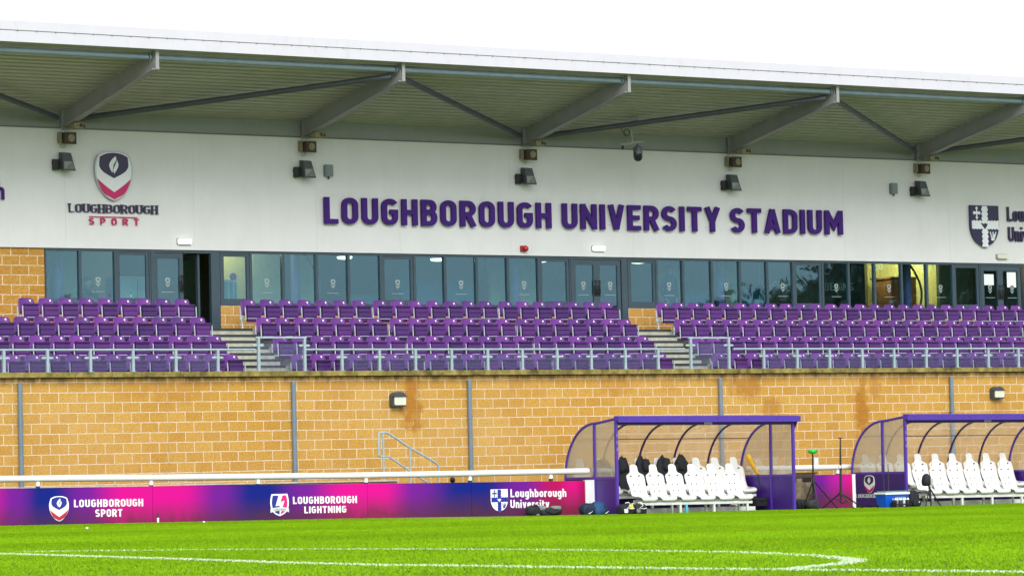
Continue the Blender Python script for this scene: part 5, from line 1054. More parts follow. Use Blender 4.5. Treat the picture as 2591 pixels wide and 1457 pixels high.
# ================================================================== team dugouts
VIO = mat('violet_painted_steel', (0.075, 0.030, 0.34), .45, var=.10, vscale=5); VIOD = mat('deep_violet_panel', (0.048, 0.012, 0.205), .45, var=.22, vscale=2.5); VIOK = mat('dark_violet_rib', (0.032, 0.017, 0.11), .4, var=.1)
POLYR = poly_material('clear_polycarbonate', (.97, .96, .95), (.92, .90, .88), .30); POLYE = poly_material('hazy_end_panel', (.97, .96, .92), (.95, .90, .80), .17)
DL, DM, DB = 5.18, 0.85, 2.03; ZP, ZR = 0.84, 1.27; ZM = ZP+ZR
def ell(t): return (DM+(DB-DM)*math.sin(R(t)), ZP+ZR*math.cos(R(t)))
def dugout(label, word, wx):
    r = thing('team_dugout', label, 'dugout', (0, 0, 0), 'team dugouts beside the pitch')
    roofz = lambda y: ZM+(y-DM)*(-0.115)
    for x in (0.0, DL):
        s = MB(); s.rbox(x-.032, x+.032, -.03, .03, 0, 2.16, .008); s.build('front_post', VIO, r)
        s = MB(); s.rbox(x-.028, x+.028, DM-.03, DM+.03, 0, ZM, .008); s.build('middle_post', VIO, r)
        s = MB(); s.tube([(x, .02, roofz(.02)-.02), (x, DM-.1, roofz(DM-.1)-.02)]+[(x, a, b-.012) for a, b in [ell(t) for t in range(0, 91, 6)]]+[(x, DB, 0)], .030, 8); s.build('end_rib', VIO, r)
        s = MB(); s.box(x-.022, x+.022, .03, DM-.03, ZP-.03, ZP+.025); s.box(x-.022, x+.022, DM+.03, DB-.03, ZP-.03, ZP+.025); s.build('side_rail', VIO, r)
        s = MB(); s.box(x-.008, x+.008, .03, DM-.03, 0.0, ZP-.03); s.box(x-.008, x+.008, DM+.03, DB-.03, 0.0, ZP-.03); s.build('side_panel', VIOD, r)
        s = MB(); pts = [(.03, ZP+.025), (DM-.03, ZP+.025), (DM-.03, ZM+.03), (.03, roofz(.03)-.05)]; s.prismx(pts, x-.003, x+.003)
        pts = [(DM+.03, ZP+.025), (DB-.03, ZP+.025)]+[(a-.02, b-.03) for a, b in [ell(t) for t in range(84, 2, -6)]]; s.prismx(pts, x-.003, x+.003); s.build('end_pane', POLYE, r)
    for k in range(1, 5):
        x = DL*k/5; s = MB(); s.tube([(x, .05, roofz(.05)-.04), (x, DM-.1, roofz(DM-.1)-.03)]+[(x, a-.01, b-.022) for a, b in [ell(t) for t in range(0, 91, 6)]]+[(x, DB-.01, 0)], .026, 8); s.build('rib', VIOK, r)
    y_, z_ = ell(44); s = MB(); s.tube([(.03, y_-.01, z_-.01), (DL-.03, y_-.01, z_-.01)], .011, 6); s.tube([(.03, DB-.012, ZP), (DL-.03, DB-.012, ZP)], .018, 6); s.build('seam_rail', VIOK, r)
    prof = [(.0, roofz(0)), (DM*.5, roofz(DM*.5))]+[ell(t) for t in range(0, 91, 5)]; n = len(prof); s = MB()
    s.add([(0.0, a, b) for a, b in prof]+[(DL, a, b) for a, b in prof], [(i, i+1, n+i+1, n+i) for i in range(n-1)], 0, True); s.build('roof_sheet', POLYR, r)
    s = MB(); s.box(.02, DL-.02, DB, DB+.012, 0, ZP); s.build('rear_panel', VIOD, r)
    s = MB(); s.hexa([(-.02, -.13, 2.10), (DL+.14, -.13, 2.10), (DL+.14, .04, 2.155), (-.02, .04, 2.155), (-.02, -.13, 2.235), (DL+.14, -.13, 2.235), (DL+.14, .04, 2.255), (-.02, .04, 2.255)]); fa = s.build('roof_lip', VIO, r)
    s = MB(); x = .2
    while x < DL: s.lathe([(.014, -.006), (.012, 0)], (x, -.131, 2.17), 8, axis='y'); x += .88
    s.build('bolt', DARK, fa)
    s = MB(); s.box(0.033, DL-.033, -.015, .025, 2.035, 2.154); s.build('front_beam', VIOK, r)
    s = MB(); s.prismx([(-.10, 2.10), (.0, 2.154), (.0, 1.95)], DL+.0331, DL+.075); s.build('gusset', VIOK, r)
    lettering(word, (wx, 2.055), (wx+.235, 2.05), .075, -.0185, .003, WHT, r, s=.22, sp=.14, name='word')
    s = MB(); [s.box(-.008, .008, -.0325, -.0305, 1.45+q*.16, 1.52+q*.16) for q in range(3)]; s.build('sticker', GREYP, r)
    return r
XH = PX(1560, 1200, 66.7); XA = PX(2292, 1200, 66.7); TILT = .0092
d1 = dugout('left purple dugout with HOME on its roof edge, curved clear back and black jackets inside', 'HOME', PX(1779, 1066, 66.7)-XH)
d1.location = (XH, 66.7, gz(XH)); d1.rotation_euler[1] = TILT
d2 = dugout('right purple dugout with AWAY on its roof edge, cut off by the photo edge', 'AWAY', PX(2488, 1060, 66.7)-XA)
d2.location = (XA, 66.7, gz(XA)-.002); d2.rotation_euler[1] = TILT
# banner on the end of the right dugout (faces left)
bn = thing('side_banner', 'navy banner with flame shield and pale serif letters on the end of the right dugout', 'banner', (0, 0, 0))
BNV = mat('navy_banner_print', (0.030, 0.008, 0.135), .5, var=.15, vscale=2)
LB = DB-.08; s = MB(); s.box(.02, LB, 0, .004, .03, .80); s.build('cloth', BNV, bn)
sport_shield(bn, .66, .345, .785, .205, -.003, .0028, SILVER, SILVER, NAVY, CERISE, SILVER)
lettering('LOUGHBOROUGH', (.13, .235), (1.30, .235), .095, -.003, .003, PALEP, bn, s=.15, sp=.09, serif=True)
bn.location = (XA-.032, 66.7+DB-.04, gz(XA)); bn.rotation_euler[2] = -math.pi/2

# ---- moulded bucket seats
WSEAT = mat('white_moulded_plastic', (0.82, 0.82, 0.80), .35, var=.03, vscale=3); BFR = mat('white_bench_steel', (0.66, 0.67, 0.65), .45, var=.12, vscale=8)
def bucket():
    r = thing('bucket_seat', 'seat', 'bucket seat', (0, 0, 0), 'white bucket seats in the dugouts')
    stn = [(-.44, -.01, .17, 0), (-.47, .03, .205, .005), (-.455, .065, .215, .02), (-.36, .075, .225, .045), (-.22, .06, .228, .065), (-.09, .06, .225, .08), (-.02, .10, .226, .08), (.015, .19, .224, .07), (.045, .31, .226, .055), (.075, .41, .242, .045), (.10, .50, .248, .04), (.118, .585, .240, .03), (.128, .625, .19, .02), (.133, .65, .142, .01), (.14, .69, .110, .008), (.155, .77, .103, .006), (.165, .82, .090, .004), (.168, .85, .045, .0)]
    S = []
    for i in range(len(stn)-1):
        p0, p1, p2, p3 = [np.array(stn[max(0, min(len(stn)-1, i+k))]) for k in (-1, 0, 1, 2)]
        for j in range(3):
            t = j/3; S.append(0.5*(2*p1+(-p0+p2)*t+(2*p0-5*p1+4*p2-p3)*t*t+(-p0+3*p1-3*p2+p3)*t**3))
    S.append(np.array(stn[-1])); nx = 12; F_, B_ = [], []
    for i, q in enumerate(S):
        a, b = S[max(0, i-1)], S[min(len(S)-1, i+1)]; ty, tz = b[0]-a[0], b[1]-a[1]; l = math.hypot(ty, tz); ny, nz_ = -tz/l, ty/l   # front normal
        for k in range(nx+1):
            u = -1+2*k/nx; bol = q[3]*abs(u)**2.6
            F_.append((u*q[2], q[0]+ny*bol, q[1]+nz_*bol)); B_.append((u*q[2]*1.0, q[0]+ny*bol-ny*.03, q[1]+nz_*bol-nz_*.03))
    n = nx+1; m = len(S); N = n*m; f = []
    for i in range(m-1):
        for k in range(nx): a = i*n+k; f += [(a, a+1, a+n+1, a+n), (N+a, N+a+n, N+a+n+1, N+a+1)]
        a = i*n; f += [(a, a+n, N+a+n, N+a), (a+nx, N+a+nx, N+a+n+nx, a+n+nx)]
    for k in range(nx): a = (m-1)*n+k; f += [(k, N+k, N+k+1, k+1), (a, a+1, N+a+1, N+a)]
    s = MB(); s.add(F_+B_, f, 0, True); sh = s.build('shell', WSEAT, r)
    def pos(u, v):   # point on the front face; v in 0..1 along the profile
        i = int(v*(m-1)); k = int(round((u+1)/2*nx)); return Vector(F_[i*n+k])
    s = MB()
    def slot(u, z, w_, h_, rot=0.0):
        i = min(range(m//3, m), key=lambda i: abs(S[i][1]-z)); k = int(round((u+1)/2*nx)); c = Vector(F_[i*n+k]); d = (Vector(F_[min(m-1, i+1)*n+k])-Vector(F_[(i-1)*n+k])).normalized(); kx = Vector((math.cos(rot), 0, 0))+d*math.sin(rot); ky = d*math.cos(rot)-Vector((math.sin(rot), 0, 0)); nn = Vector((0, -d.z, d.y))
        c = c+nn*.004; s.add([c-kx*w_-ky*h_, c+kx*w_-ky*h_, c+kx*w_+ky*h_, c-kx*w_+ky*h_], [(0, 1, 2, 3)])
    slot(-.55, .575, .034, .014, -.3); slot(.55, .575, .034, .014, .3)
    for u, z in ((-.28, .37), (.28, .37), (-.28, .22), (.28, .22)): slot(u, z, .015, .019)
    for u in (-.78, .78):
        i = int(.24*(m-1)); c = Vector(F_[i*n+int(round((u+1)/2*nx))])+Vector((0, 0, .006)); s.add([c+Vector((-.012, -.06, 0)), c+Vector((.006, -.06, 0)), c+Vector((.012, .06, .01)), c+Vector((-.006, .06, .01))], [(0, 1, 2, 3)])
    s.build('harness_slots', DARK, sh)
    s = MB(); s.box(-.16, .16, -.36, -.02, -.035, .03); s.build('seat_base', BFR, r)
    return r
bs0 = bucket(); first = True
YF0, YB0 = 67.25, 68.38; DX = XA-XH
def seat_z(x, hd, y): return PZ(x, hd, y)
f_x0 = PX(1603, 1185, YF0+.15); f_dx = (PX(1845, 1185, YF0+.15)-f_x0)/5; b_x0 = PX(1464.5, 1170, YB0+.15); b_dx = (PX(1854, 1165, YB0+.15)-b_x0)/8; b_x0 = max(b_x0, XH+.275)
fz = PZ(1603, 1174.5, YF0+.16)-.85; bz_ = PZ(1758, 1155, YB0+.16)-.85
for di, (nm, dx) in enumerate((('left', 0), ('right', DX))):
    dz = gz(XH+dx+2.6)-gz(XH+2.6)+(.0 if di == 0 else .0)
    for row, cnt, x0, sx, Y, z in (('front', 6, f_x0, f_dx, YF0, fz), ('back', 9, b_x0, b_dx, YB0, bz_)):
        for i in range(cnt):
            o = bs0 if first else copy_tree(bs0); first = False
            x = x0+dx+i*sx; o.location = (x, Y, z+dz-TILT*(i*sx if row == 'front' else (i-3)*sx)); o.rotation_euler[2] = random.uniform(-.02, .02)
            o['label'] = '%s white bucket seat from the left in the %s row of the %s dugout' % (ORD[i+1], row, nm)
    for row, cnt, x0, sx, Y, z in (('front', 6, f_x0, f_dx, YF0, fz), ('back', 9, b_x0, b_dx, YB0, bz_)):
        xa, xb = x0+dx-.24, x0+dx+(cnt-1)*sx+.24; zt = z+dz-.035; r = thing('seat_bench', 'white steel bench frame under the %s row of seats in the %s dugout' % (row, nm), 'bench', ((xa+xb)/2, Y-.2, gz((xa+xb)/2)), 'bench frames in the dugouts')
        zs = lambda x: zt-TILT*(x-x0-dx-(0 if row == 'front' else 3*sx))
        s = MB(); s.hexa([(xa, Y-.40, zs(xa)-.06), (xb, Y-.40, zs(xb)-.06), (xb, Y-.35, zs(xb)-.06), (xa, Y-.35, zs(xa)-.06), (xa, Y-.40, zs(xa)), (xb, Y-.40, zs(xb)), (xb, Y-.35, zs(xb)), (xa, Y-.35, zs(xa))])
        s.hexa([(xa, Y-.08, zs(xa)-.05), (xb, Y-.08, zs(xb)-.05), (xb, Y-.03, zs(xb)-.05), (xa, Y-.03, zs(xa)-.05), (xa, Y-.08, zs(xa)), (xb, Y-.08, zs(xb)), (xb, Y-.03, zs(xb)), (xa, Y-.03, zs(xa))]); s.build('bench_beam', BFR, r)
        zg = (lambda x: gz(x)) if row == 'front' else (lambda x: gz(x)+.106)
        for k in range(4 if row == 'back' else 3):
            x = xb-.14-k*.985
            for yy, hw in ((Y-.375, .028), (Y-.055, .024)):
                s = MB(); s.box(x-hw, x+hw, yy-.022, yy+.022, zg(x), zs(x)-.061 if yy < Y-.2 else zs(x)-.051); s.build('leg', BFR, r)
    # raised plinth for the back row
    xa, xb = XH+dx+.06, XH+dx+DL-.55; r = thing('seat_platform', 'low grey white platform under the back row of seats in the %s dugout' % nm, 'platform', ((xa+xb)/2, 67.6, gz(xa)), 'seat platforms in the dugouts')
    s = MB(); s.hexa([(xa, 67.50, gz(xa)+.02), (xb, 67.50, gz(xb)+.02), (xb, 68.68, gz(xb)+.02), (xa, 68.68, gz(xa)+.02), (xa, 67.50, gz(xa)+.105), (xb, 67.50, gz(xb)+.105), (xb, 68.68, gz(xb)+.105), (xa, 68.68, gz(xa)+.105)]); s.build('deck', CONC, r)
    s = MB(); x = xa
    while x < xb-.05:
        x2 = min(x+.98, xb); s.hexa([(x+.004, 67.48, gz(x)), (x2-.004, 67.48, gz(x2)), (x2-.004, 67.499, gz(x2)), (x+.004, 67.499, gz(x)), (x+.004, 67.48, gz(x)+.10), (x2-.004, 67.48, gz(x2)+.10), (x2-.004, 67.499, gz(x2)+.10), (x+.004, 67.499, gz(x)+.10)]); x = x2
    s.build('fascia_board', BFR, r)
# black jackets over the back seats of the left dugout
BLK = mat('black_fabric', (0.010, 0.012, 0.016), .8, var=.35, vscale=11, bump=.5, bscale=18)
for i, (wd, hh) in zip(range(1, 6), ((.66, .62), (.70, .95), (.64, .68), (.58, .66), (.68, .66))):
    x = b_x0+i*b_dx+(.03, .05, .07, .06, .04)[i-1]; zt = bz_+.90+(-.05, -.04, -.035, -.02, -.02)[i-1]; r = thing('jacket', 'black jacket hung over the %s seat of the back row, left dugout' % ORD[i+1], 'jacket', (x, YB0, zt-hh), 'black jackets over the dugout seats')
    s = MB(); s.blob((x+(-.02, .03, -.03, .02, .04)[i-1], YB0+.08, zt-hh), (wd, .32, hh), 11+i*5, .78, .26, 1.7, 36, True, 0, .62); s.blob((x+(.05, -.06, .04, .08, -.04)[i-1], YB0+.02, zt-.34), (.30, .26, .30), 40+i, .8, .25, 2, 24, False, 0, .3); s.build('jacket_body', BLK, r)
    s = MB(); s.tube([(x-wd*.30, YB0-.04, zt-.20), (x-wd*.40, YB0-.09, zt-.36), (x-wd*.36, YB0-.12, zt-.56)], [.055, .06, .045], 10); s.tube([(x+wd*.28, YB0-.04, zt-.20), (x+wd*.40, YB0-.08, zt-.38), (x+wd*.42, YB0-.10, zt-.55)], [.055, .06, .045], 10); s.build('sleeves', BLK, r)
YEL = mat('yellow_padding', (0.80, 0.42, 0.02), .6, var=.15, vscale=9, bump=.3)
Yy = 67.75; r = thing('padded_pole', 'yellow padded pole leaning behind the end seats of the left dugout', 'pole', tuple(P(1918, 1200, Yy)))
s = MB(); s.tube([P(1891.5, 1149, Yy), P(1893, 1153, Yy), P(1897, 1162, Yy), P(1905, 1178, Yy), P(1912, 1190, Yy), P(1917, 1197, Yy)], [.03, .062, .068, .055, .045, .035], 14); s.build('padding', YEL, r)
s = MB(); s.tube([P(1917, 1197, Yy), P(1925, 1240, Yy)], .016, 8); s.build('pole', DARK, r)

# ================================================================== bags, bottles and camera stands
NAVB = mat('blue_bag_fabric', (0.006, 0.055, 0.155), .7, var=.3, vscale=7, bump=.4, bscale=25); DNAV = mat('dark_navy_fabric', (0.006, 0.016, 0.042), .75, var=.3, bump=.4, bscale=25); GRYF = mat('grey_fabric', (0.20, 0.21, 0.21), .8, var=.25)
def bagbox(px0, px1, py0, py1, Y): a, b = PX(px0, py1, Y), PX(px1, py1, Y); return (a+b)/2, b-a, PZ((px0+px1)/2, py0, Y)-gz((a+b)/2)
Yg = 67.2
c, w_, h_ = bagbox(1334, 1364, 1278, 1304, Yg); r = thing('kit_bag', 'black rounded bag against the board below the University lettering', 'bag', (c, Yg, gz(c)), 'bags beside the dugouts')
s = MB(); s.blob((c, Yg, gz(c)), (w_*1.1, .28, h_), 4, .8, .16); s.build('body', BLK, r); s = MB(); s.tube([(c-.06, Yg-.1, gz(c)+h_*.95), (c, Yg-.14, gz(c)+h_*1.06), (c+.07, Yg-.1, gz(c)+h_*.93)], .012, 6); s.build('handle', BLK, r); s = MB(); s.box(c+.0, c+.08, Yg-.15, Yg-.125, gz(c)+.02, gz(c)+.05); s.build('label_patch', GRYF, r)
c, w_, h_ = bagbox(1360, 1417, 1283, 1304, Yg); r = thing('holdall', 'long black holdall with grey top flaps lying against the crimson board', 'bag', (c, Yg, gz(c)), 'bags beside the dugouts')
s = MB(); s.blob((c, Yg, gz(c)), (w_, .34, h_), 9, .7, .2); s.build('body', BLK, r); s = MB(); s.blob((c+.16, Yg-.04, gz(c)+h_*.70), (.26, .2, .09), 7, .7, .15); s.blob((c-.22, Yg-.03, gz(c)+h_*.66), (.22, .18, .11), 8, .7, .2); s.build('top_flap', GRYF, r)
s = MB(); s.tube([(c-.2, Yg-.17, gz(c)+.12), (c, Yg-.2, gz(c)+.05), (c+.2, Yg-.17, gz(c)+.12)], .014, 6); s.build('strap', DARK, r)
Yg = 66.95; c, w_, h_ = bagbox(1468, 1533, 1268, 1304, Yg); r = thing('sports_bag', 'bright blue and navy sports bag slumped against the white end post', 'bag', (c, Yg, gz(c)), 'bags beside the dugouts')
s = MB(); s.blob((c-.14, Yg, gz(c)), (w_*.6, .32, h_*.88), 3, .8, .2); s.build('navy_body', DNAV, r); s = MB(); s.blob((c+.10, Yg-.03, gz(c)), (w_*.58, .34, h_), 5, .78, .22, taper=.25); s.build('blue_body', NAVB, r); s = MB(); s.blob((c+.29, Yg, gz(c)), (.2, .26, h_*.6), 6, .7, .1); s.build('end_pocket', DNAV, r)
s = MB()
for cx_ in (c-.22, c+.25): z = gz(c)+.05; s.prism([(cx_-.05, z-.01), (cx_-.02, z-.02), (cx_+.07, z+.04), (cx_-.02, z+.0)], Yg-.20, Yg-.185)
s.build('white_tick', WHT, r)
Yg = 66.55
for px0, px1, lab, yel in ((1565, 1601, 'black kit bag with white cords and a yellow bib, beside the left dugout post', True), (1599, 1630, 'black kit bag with white cords under the first seats of the left dugout', False)):
    c, w_, h_ = bagbox(px0, px1, 1270, 1302, Yg); r = thing('ball_bag', lab, 'bag', (c, Yg, gz(c)), 'bags beside the dugouts'); z = gz(c)
    s = MB(); s.blob((c, Yg, z), (w_, .3, h_*.84), 12 if yel else 17, .5, .12); s.build('body', BLK, r)
    s = MB(); s.tube([(c-.10, Yg-.13, z+h_*.95), (c-.02, Yg-.16, z+h_), (c+.02, Yg-.17, z+h_*.72), (c-.08, Yg-.17, z+h_*.52), (c+.06, Yg-.17, z+h_*.45), (c+.13, Yg-.16, z+h_*.50)], .010, 6); s.build('white_cord', WHT, r)
    s = MB(); s.rbox(c-.14, c-.04, Yg-.155, Yg-.14, z+.04, z+.13, .02); s.build('emblem_patch', GRYF if not yel else WHT, r)
    if yel: s = MB(); s.blob((c+.06, Yg-.12, z+h_*.46), (.12, .10, .10), 4, .7, .2); s.build('bib', mat('neon_yellow_cloth', (.75, .70, .01), .7), r)
BLUW = mat('turquoise_bottle', (0.03, 0.40, 0.52), .3); c = PX(1738, 1298, 66.75); r = thing('water_bottle', 'turquoise water bottle standing in front of the bench in the left dugout', 'bottle', (c, 66.75, gz(c)))
s = MB(); s.lathe([(.036, 0), (.036, .12), (.028, .15)], (c, 66.75, gz(c)), 14); s.build('body', BLUW, r); s = MB(); s.lathe([(.026, .15), (.026, .185), (.012, .19), (.012, .205)], (c, 66.75, gz(c)), 12); s.build('cap', BLUW, r)
c = PX(1858, 1283, 67.6); z = gz(c)+.106; r = thing('towel', 'crumpled white and red cloth on the platform under the left dugout seats', 'cloth', (c, 67.6, z)); s = MB(); s.blob((c, 67.6, z), (.24, .12, .06), 3, .8, .25); s.build('white_cloth', WHT, r); s = MB(); s.blob((c-.08, 67.55, z+.012), (.14, .08, .03), 5, .8, .2); s.build('red_stripe', REDP, r)
c = PX(1921, 1270, 67.75); z = gz(c)+.106; r = thing('equipment_case', 'black case on the platform at the right end of the left dugout', 'case', (c, 67.75, z)); s = MB(); s.rbox(c-.17, c+.17, 67.65, 67.9, z, z+.20, .03); s.build('case_body', DARK, r); s = MB(); s.tube([(c-.05, 67.64, z+.12), (c-.05, 67.61, z+.14), (c+.05, 67.61, z+.14), (c+.05, 67.64, z+.12)], .01, 6); s.build('handle', DARK, r)
Yg = 67.85
c, w_, h_ = bagbox(2012, 2042, 1256, 1289, Yg); r = thing('rucksack', 'black rucksack slumped against the timber panel beside the left dugout', 'bag', (c, Yg, gz(c)), 'bags beside the dugouts'); s = MB(); s.blob((c, Yg, gz(c)), (w_, .24, h_*.8), 21, .65, .14); s.build('body', BLK, r); s = MB(); s.tube([(c-.06, Yg-.1, gz(c)+h_*.76), (c-.09, Yg-.16, gz(c)+h_*.45), (c-.07, Yg-.13, gz(c)+.04)], .014, 6); s.build('strap', DARK, r)
c, w_, h_ = bagbox(2040, 2070, 1263, 1289, Yg-.3); r = thing('round_bag', 'round dark grey bag behind the legs of the green-topped tripod', 'bag', (c, Yg-.3, gz(c)), 'bags beside the dugouts'); s = MB(); s.blob((c, Yg-.3, gz(c)), (w_, .28, h_), 23, .85, .04); s.build('body', mat('dark_grey_fabric', (.028, .030, .034), .75, var=.3), r); s = MB(); s.tube([(c-.09, Yg-.42, gz(c)+h_*.6), (c, Yg-.45, gz(c)+h_*.75), (c+.09, Yg-.42, gz(c)+h_*.6)], .010, 6); s.build('handle', DARK, r)
def stand3(name, label, cat, hub, feet, mast, top_fn, Y, r0=.020):
    h = P(hub[0], hub[1], Y); r = thing(name, label, cat, (h[0], Y, gz(h[0])), 'black stands and tripods beside the dugouts')
    for (fx, fy, dy) in feet:
        q = P(fx, fy, Y+dy); s = MB(); s.tube([tuple(h), (q[0], q[1], gz(q[0])+.01)], [r0, r0*.75], 8); lg = s.build('leg', DARK, r); s = MB(); s.lathe([(.018, 0), (.02, .03)], (q[0], q[1], gz(q[0])), 8); s.build('rubber_foot', DARK, lg)
        m_ = (Vector(h)+Vector(q))/2; s = MB(); s.tube([tuple(m_), (h[0], Y, m_[2]-.06)], .007, 6); s.build('spreader', DARK, r)
    s = MB(); s.tube([P(*mast[0], Y), P(*mast[1], Y)], [.018, .028], 10); s.tube([P(*mast[1], Y), P(*mast[2], Y)], .030, 10); s.lathe([(.032, -.03), (.032, .03)], tuple(h), 12); s.build('mast', DARK, r)
    top_fn(r); return r
GRN = mat('bright_green_plastic', (0.01, 0.50, 0.06), .35)
def green_top(r):
    q = P(2056, 1142, 66.6); s = MB(); s.lathe([(.07, -.045), (.10, -.02), (.108, .0), (.108, .035), (.09, .045)], tuple(q), 20); hd = s.build('green_head', GRN, r); s = MB(); s.lathe([(.018, -.004), (.018, 0)], (q[0]+.05, q[1]-.095, q[2]+.012), 10, axis='y'); s.build('lens', DARK, hd)
stand3('camera_stand', 'black tripod stand with a bright green head beside the left dugout', 'tripod', (2058, 1214), ((2031, 1283, .25), (2070, 1288, -.35), (2119, 1286, .1)), ((2056, 1146), (2058, 1214), (2059, 1250)), green_top, 66.6)
def tbar(r): q = P(2126, 1108, 66.55); s = MB(); s.box(q[0]-.055, q[0]+.055, q[1]-.02, q[1]+.02, q[2]-.012, q[2]+.012); s.build('top_plate', DARK, r); q = P(2126, 1180, 66.55); s = MB(); s.box(q[0]-.05, q[0], q[1]-.03, q[1]+.02, q[2]-.03, q[2]+.03); s.build('clamp', WHT, r)
stand3('light_stand', 'tall thin black tripod stand in front of the short magenta board', 'tripod', (2127, 1246), ((2079, 1273, .55), (2161, 1287, -.3), (2183, 1287, .0)), ((2126, 1109), (2127, 1200), (2128, 1272)), tbar, 66.55)
def cover(r):
    q = P(2345, 1229, 66.2); s = MB(); s.blob((q[0]-.01, 66.2, q[2]), (.26, .26, .30), 31, .8, .10, 2.0, 26, True, 0, .3); s.build('camera_cover', BLK, r); q = P(2357, 1216, 66.1); s = MB(); s.rbox(q[0]-.03, q[0]+.05, 66.0, 66.12, q[2]-.10, q[2]+.06, .01); s.build('white_monitor', WHT, r)
stand3('camera_tripod', 'low black tripod with a black covered camera in front of the right dugout seats', 'tripod', (2352, 1233), ((2342, 1283, -.2), (2380, 1283, 0), (2356, 1283, .4)), ((2349, 1226), (2352, 1233), (2354, 1262)), cover, 66.2)
# blue cool box
Yg = 66.35; x0, x1 = PX(2228, 1250, Yg), PX(2287, 1250, Yg); g_ = gz(x0); zt = PZ(2255, 1250, Yg); r = thing('cool_box', 'bright blue wheeled cool box with a white lid at the corner of the right dugout', 'cool box', ((x0+x1)/2, Yg, g_)); t_ = .05
BLU = mat('bright_blue_plastic', (0.004, 0.095, 0.60), .35, var=.08)
s = MB(); s.hexa([(x0+t_, Yg-.14, g_), (x1-t_, Yg-.14, g_), (x1-t_, Yg+.16, g_), (x0+t_, Yg+.16, g_), (x0, Yg-.18, zt), (x1, Yg-.18, zt), (x1, Yg+.2, zt), (x0, Yg+.2, zt)]); s.build('body', BLU, r)
s = MB(); s.rbox(x0-.02, x1+.02, Yg-.2, Yg+.22, zt, zt+.05, .015); ld = s.build('lid', WHITE_PAINT, r); s = MB(); s.rbox(x0+.04, x1-.02, Yg-.16, Yg+.18, zt+.05, zt+.085, .012); s.build('lid_top', mat('teal_grey_plastic', (.10, .22, .22), .4), ld)
ha, hb = PX(2235, 1180, Yg+.24), PX(2247, 1180, Yg+.24); ht = PZ(2241, 1176, Yg+.24); s = MB(); s.tube([(ha, Yg+.24, g_+.2), (ha, Yg+.24, ht), (hb, Yg+.24, ht), (hb, Yg+.24, g_+.2)], .010, 8); s.build('pull_handle', DARK, r)
for sx in (x0+.06, x1-.06): s = MB(); s.lathe([(.05, -.02), (.05, .02)], (sx, Yg+.17, g_+.05), 14, axis='x'); s.build('wheel', DARK, r)
s = MB(); s.rbox((x0+x1)/2-.06, (x0+x1)/2+.26, Yg-.176, Yg-.17, zt-.10, zt-.05, .01); s.build('latch', mat('pale_blue_plastic', (.12, .30, .70), .4), r)
# bottle carrier
Yg = 66.05; x0, x1 = PX(2260, 1284, Yg), PX(2299, 1284, Yg); g_ = gz(x0); r = thing('bottle_carrier', 'black carrier full of drinks bottles on the grass beside the blue cool box', 'bottle carrier', ((x0+x1)/2, Yg, g_))
s = MB(); s.box(x0, x1, Yg-.1, Yg+.1, g_, g_+.03)
for xx in (x0, x1-.012): s.box(xx, xx+.012, Yg-.1, Yg+.1, g_+.03, g_+.13)
s.box(x0+.0121, x1-.0121, Yg-.1, Yg-.09, g_+.07, g_+.10); s.box(x0+.0121, x1-.0121, Yg+.09, Yg+.1, g_+.07, g_+.10); s.build('tray', DARK, r)
s = MB(); s.tube([(x0, Yg, g_+.13), (x0+.03, Yg, g_+.27), (x1-.03, Yg, g_+.27), (x1, Yg, g_+.13)], .009, 8); s.build('handle', DARK, r)
BT = [DARK, DARK, mat('clear_bottle', (.45, .50, .46), .2), DARK]
for i in range(4):
    for j in (0, 1):
        x = x0+.05+i*(x1-x0-.10)/3; y = Yg-.045+.09*j; b_ = thing('drinks_bottle', '%s drinks bottle from the left, %s row of the black carrier' % (ORD[i+1], ('front', 'rear')[j]), 'bottle', (x, y, g_+.031), 'drinks bottles in the black carrier')
        s = MB(); s.lathe([(.034, 0), (.034, .13), (.026, .155)], (x, y, g_+.031), 12); s.build('body', BT[(i+j) % 4], b_); s = MB(); s.lathe([(.027, .155), (.027, .18), (.012, .185), (.01, .205)], (x, y, g_+.031), 10); s.build('cap', WHT, b_)
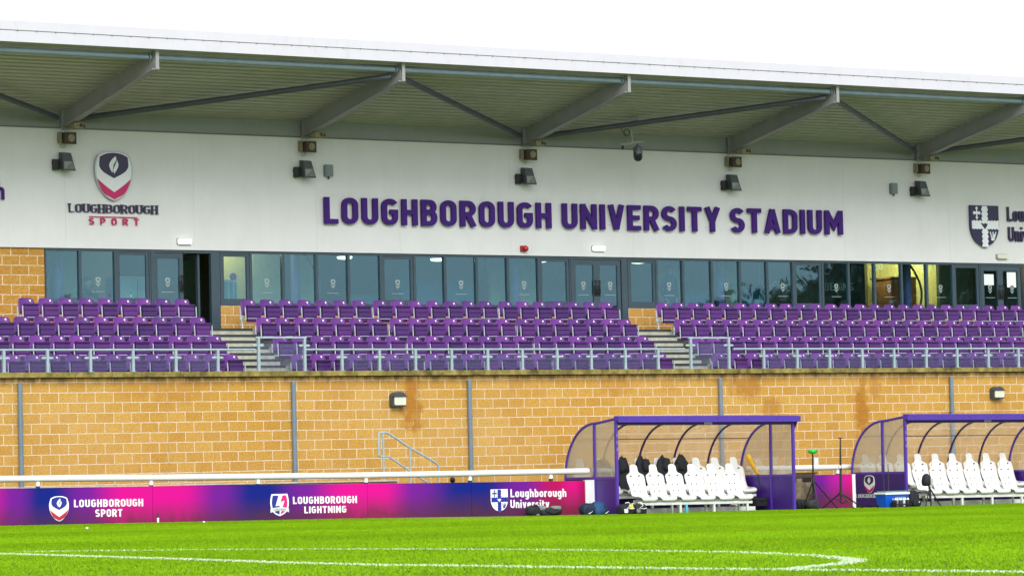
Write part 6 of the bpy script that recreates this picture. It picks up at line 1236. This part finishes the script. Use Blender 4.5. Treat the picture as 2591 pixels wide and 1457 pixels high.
Yg = 66.5; c, w_, h_ = bagbox(2296, 2326, 1240, 1285, Yg); r = thing('backpack', 'tall black backpack leaning on the front corner of the right dugout', 'bag', (c, Yg, gz(c)), 'bags beside the dugouts'); s = MB(); s.blob((c, Yg, gz(c)), (w_, .26, h_), 27, .6, .08, taper=.3); s.build('body', BLK, r); s = MB(); s.blob((c-.01, Yg-.12, gz(c)+.02), (w_*.7, .14, h_*.42), 28, .6, .06); s.build('front_pocket', BLK, r); s = MB(); s.tube([(c-.05, Yg, gz(c)+h_), (c, Yg-.02, gz(c)+h_+.05), (c+.05, Yg, gz(c)+h_*.97)], .009, 6); s.build('grab_loop', DARK, r); s = MB(); s.lathe([(.016, -.006), (.016, 0)], (c+.03, Yg-.19, gz(c)+.12), 10, axis='y'); s.build('badge', WHT, r)
p = P(400, 1321, 67.3); r = thing('marker_peg', 'small peg, black above white, in front of the magenta boards', 'peg', (p[0], 67.3, gz(p[0]))); s = MB(); s.lathe([(.022, 0), (.022, .10), (.018, .11)], (p[0], 67.3, gz(p[0])), 10); s.build('white_base', WHT, r); s = MB(); s.lathe([(.018, .11), (.018, .20), (.010, .21)], (p[0], 67.3, gz(p[0])), 10); s.build('black_top', DARK, r)
for (px, py, lab) in ((220, 1338, 'tiny white scrap of litter on the grass below the flame shield board'), (516, 1322, 'tiny white scrap of litter on the grass below the plain magenta part of a board')):
    q = G(px, py+1); s = MB(); s.blob((q[0], q[1], q[2]+.012), (.055, .04, .03), 3, .8, .2); tag(s.build('litter', WHT), lab, 'litter', 'scraps of litter on the grass')

# ================================================================== trees on the far side of the ground, behind the camera (seen mirrored in the windows)
g = np.random.default_rng(4); n = 46000; x = g.uniform(60, 330, n); hmax = 12.8+1.0*np.sin(x*.11)+.7*np.sin(x*.37+1)+3.6*np.exp(-((x-212)/11)**2)+2.0*np.exp(-((x-255)/16)**2)+1.2*np.exp(-((x-150)/8)**2)+8.5/(1+np.exp(-(x-217)/2.5))
z = hmax*g.uniform(0, 1, n)**.6-1; y = -112+g.uniform(-5, 5, n); k = .62
v = np.empty((n, 3, 3), np.float32); base = np.stack([x, y, z], -1)
for i in range(3): v[:, i] = base+g.normal(0, k, (n, 3))
me = bpy.data.meshes.new('tree_belt'); me.from_pydata(v.reshape(-1, 3).tolist(), [], [(3*i, 3*i+1, 3*i+2) for i in range(n)]); me.materials.append(mat('dark_foliage', (.09, .115, .085), .8, var=.4, vscale=.6))
o = bpy.data.objects.new('tree_belt', me); COL.objects.link(o); o['kind'] = 'stuff'; o['label'] = 'far belt of dark trees mirrored in the stand windows'
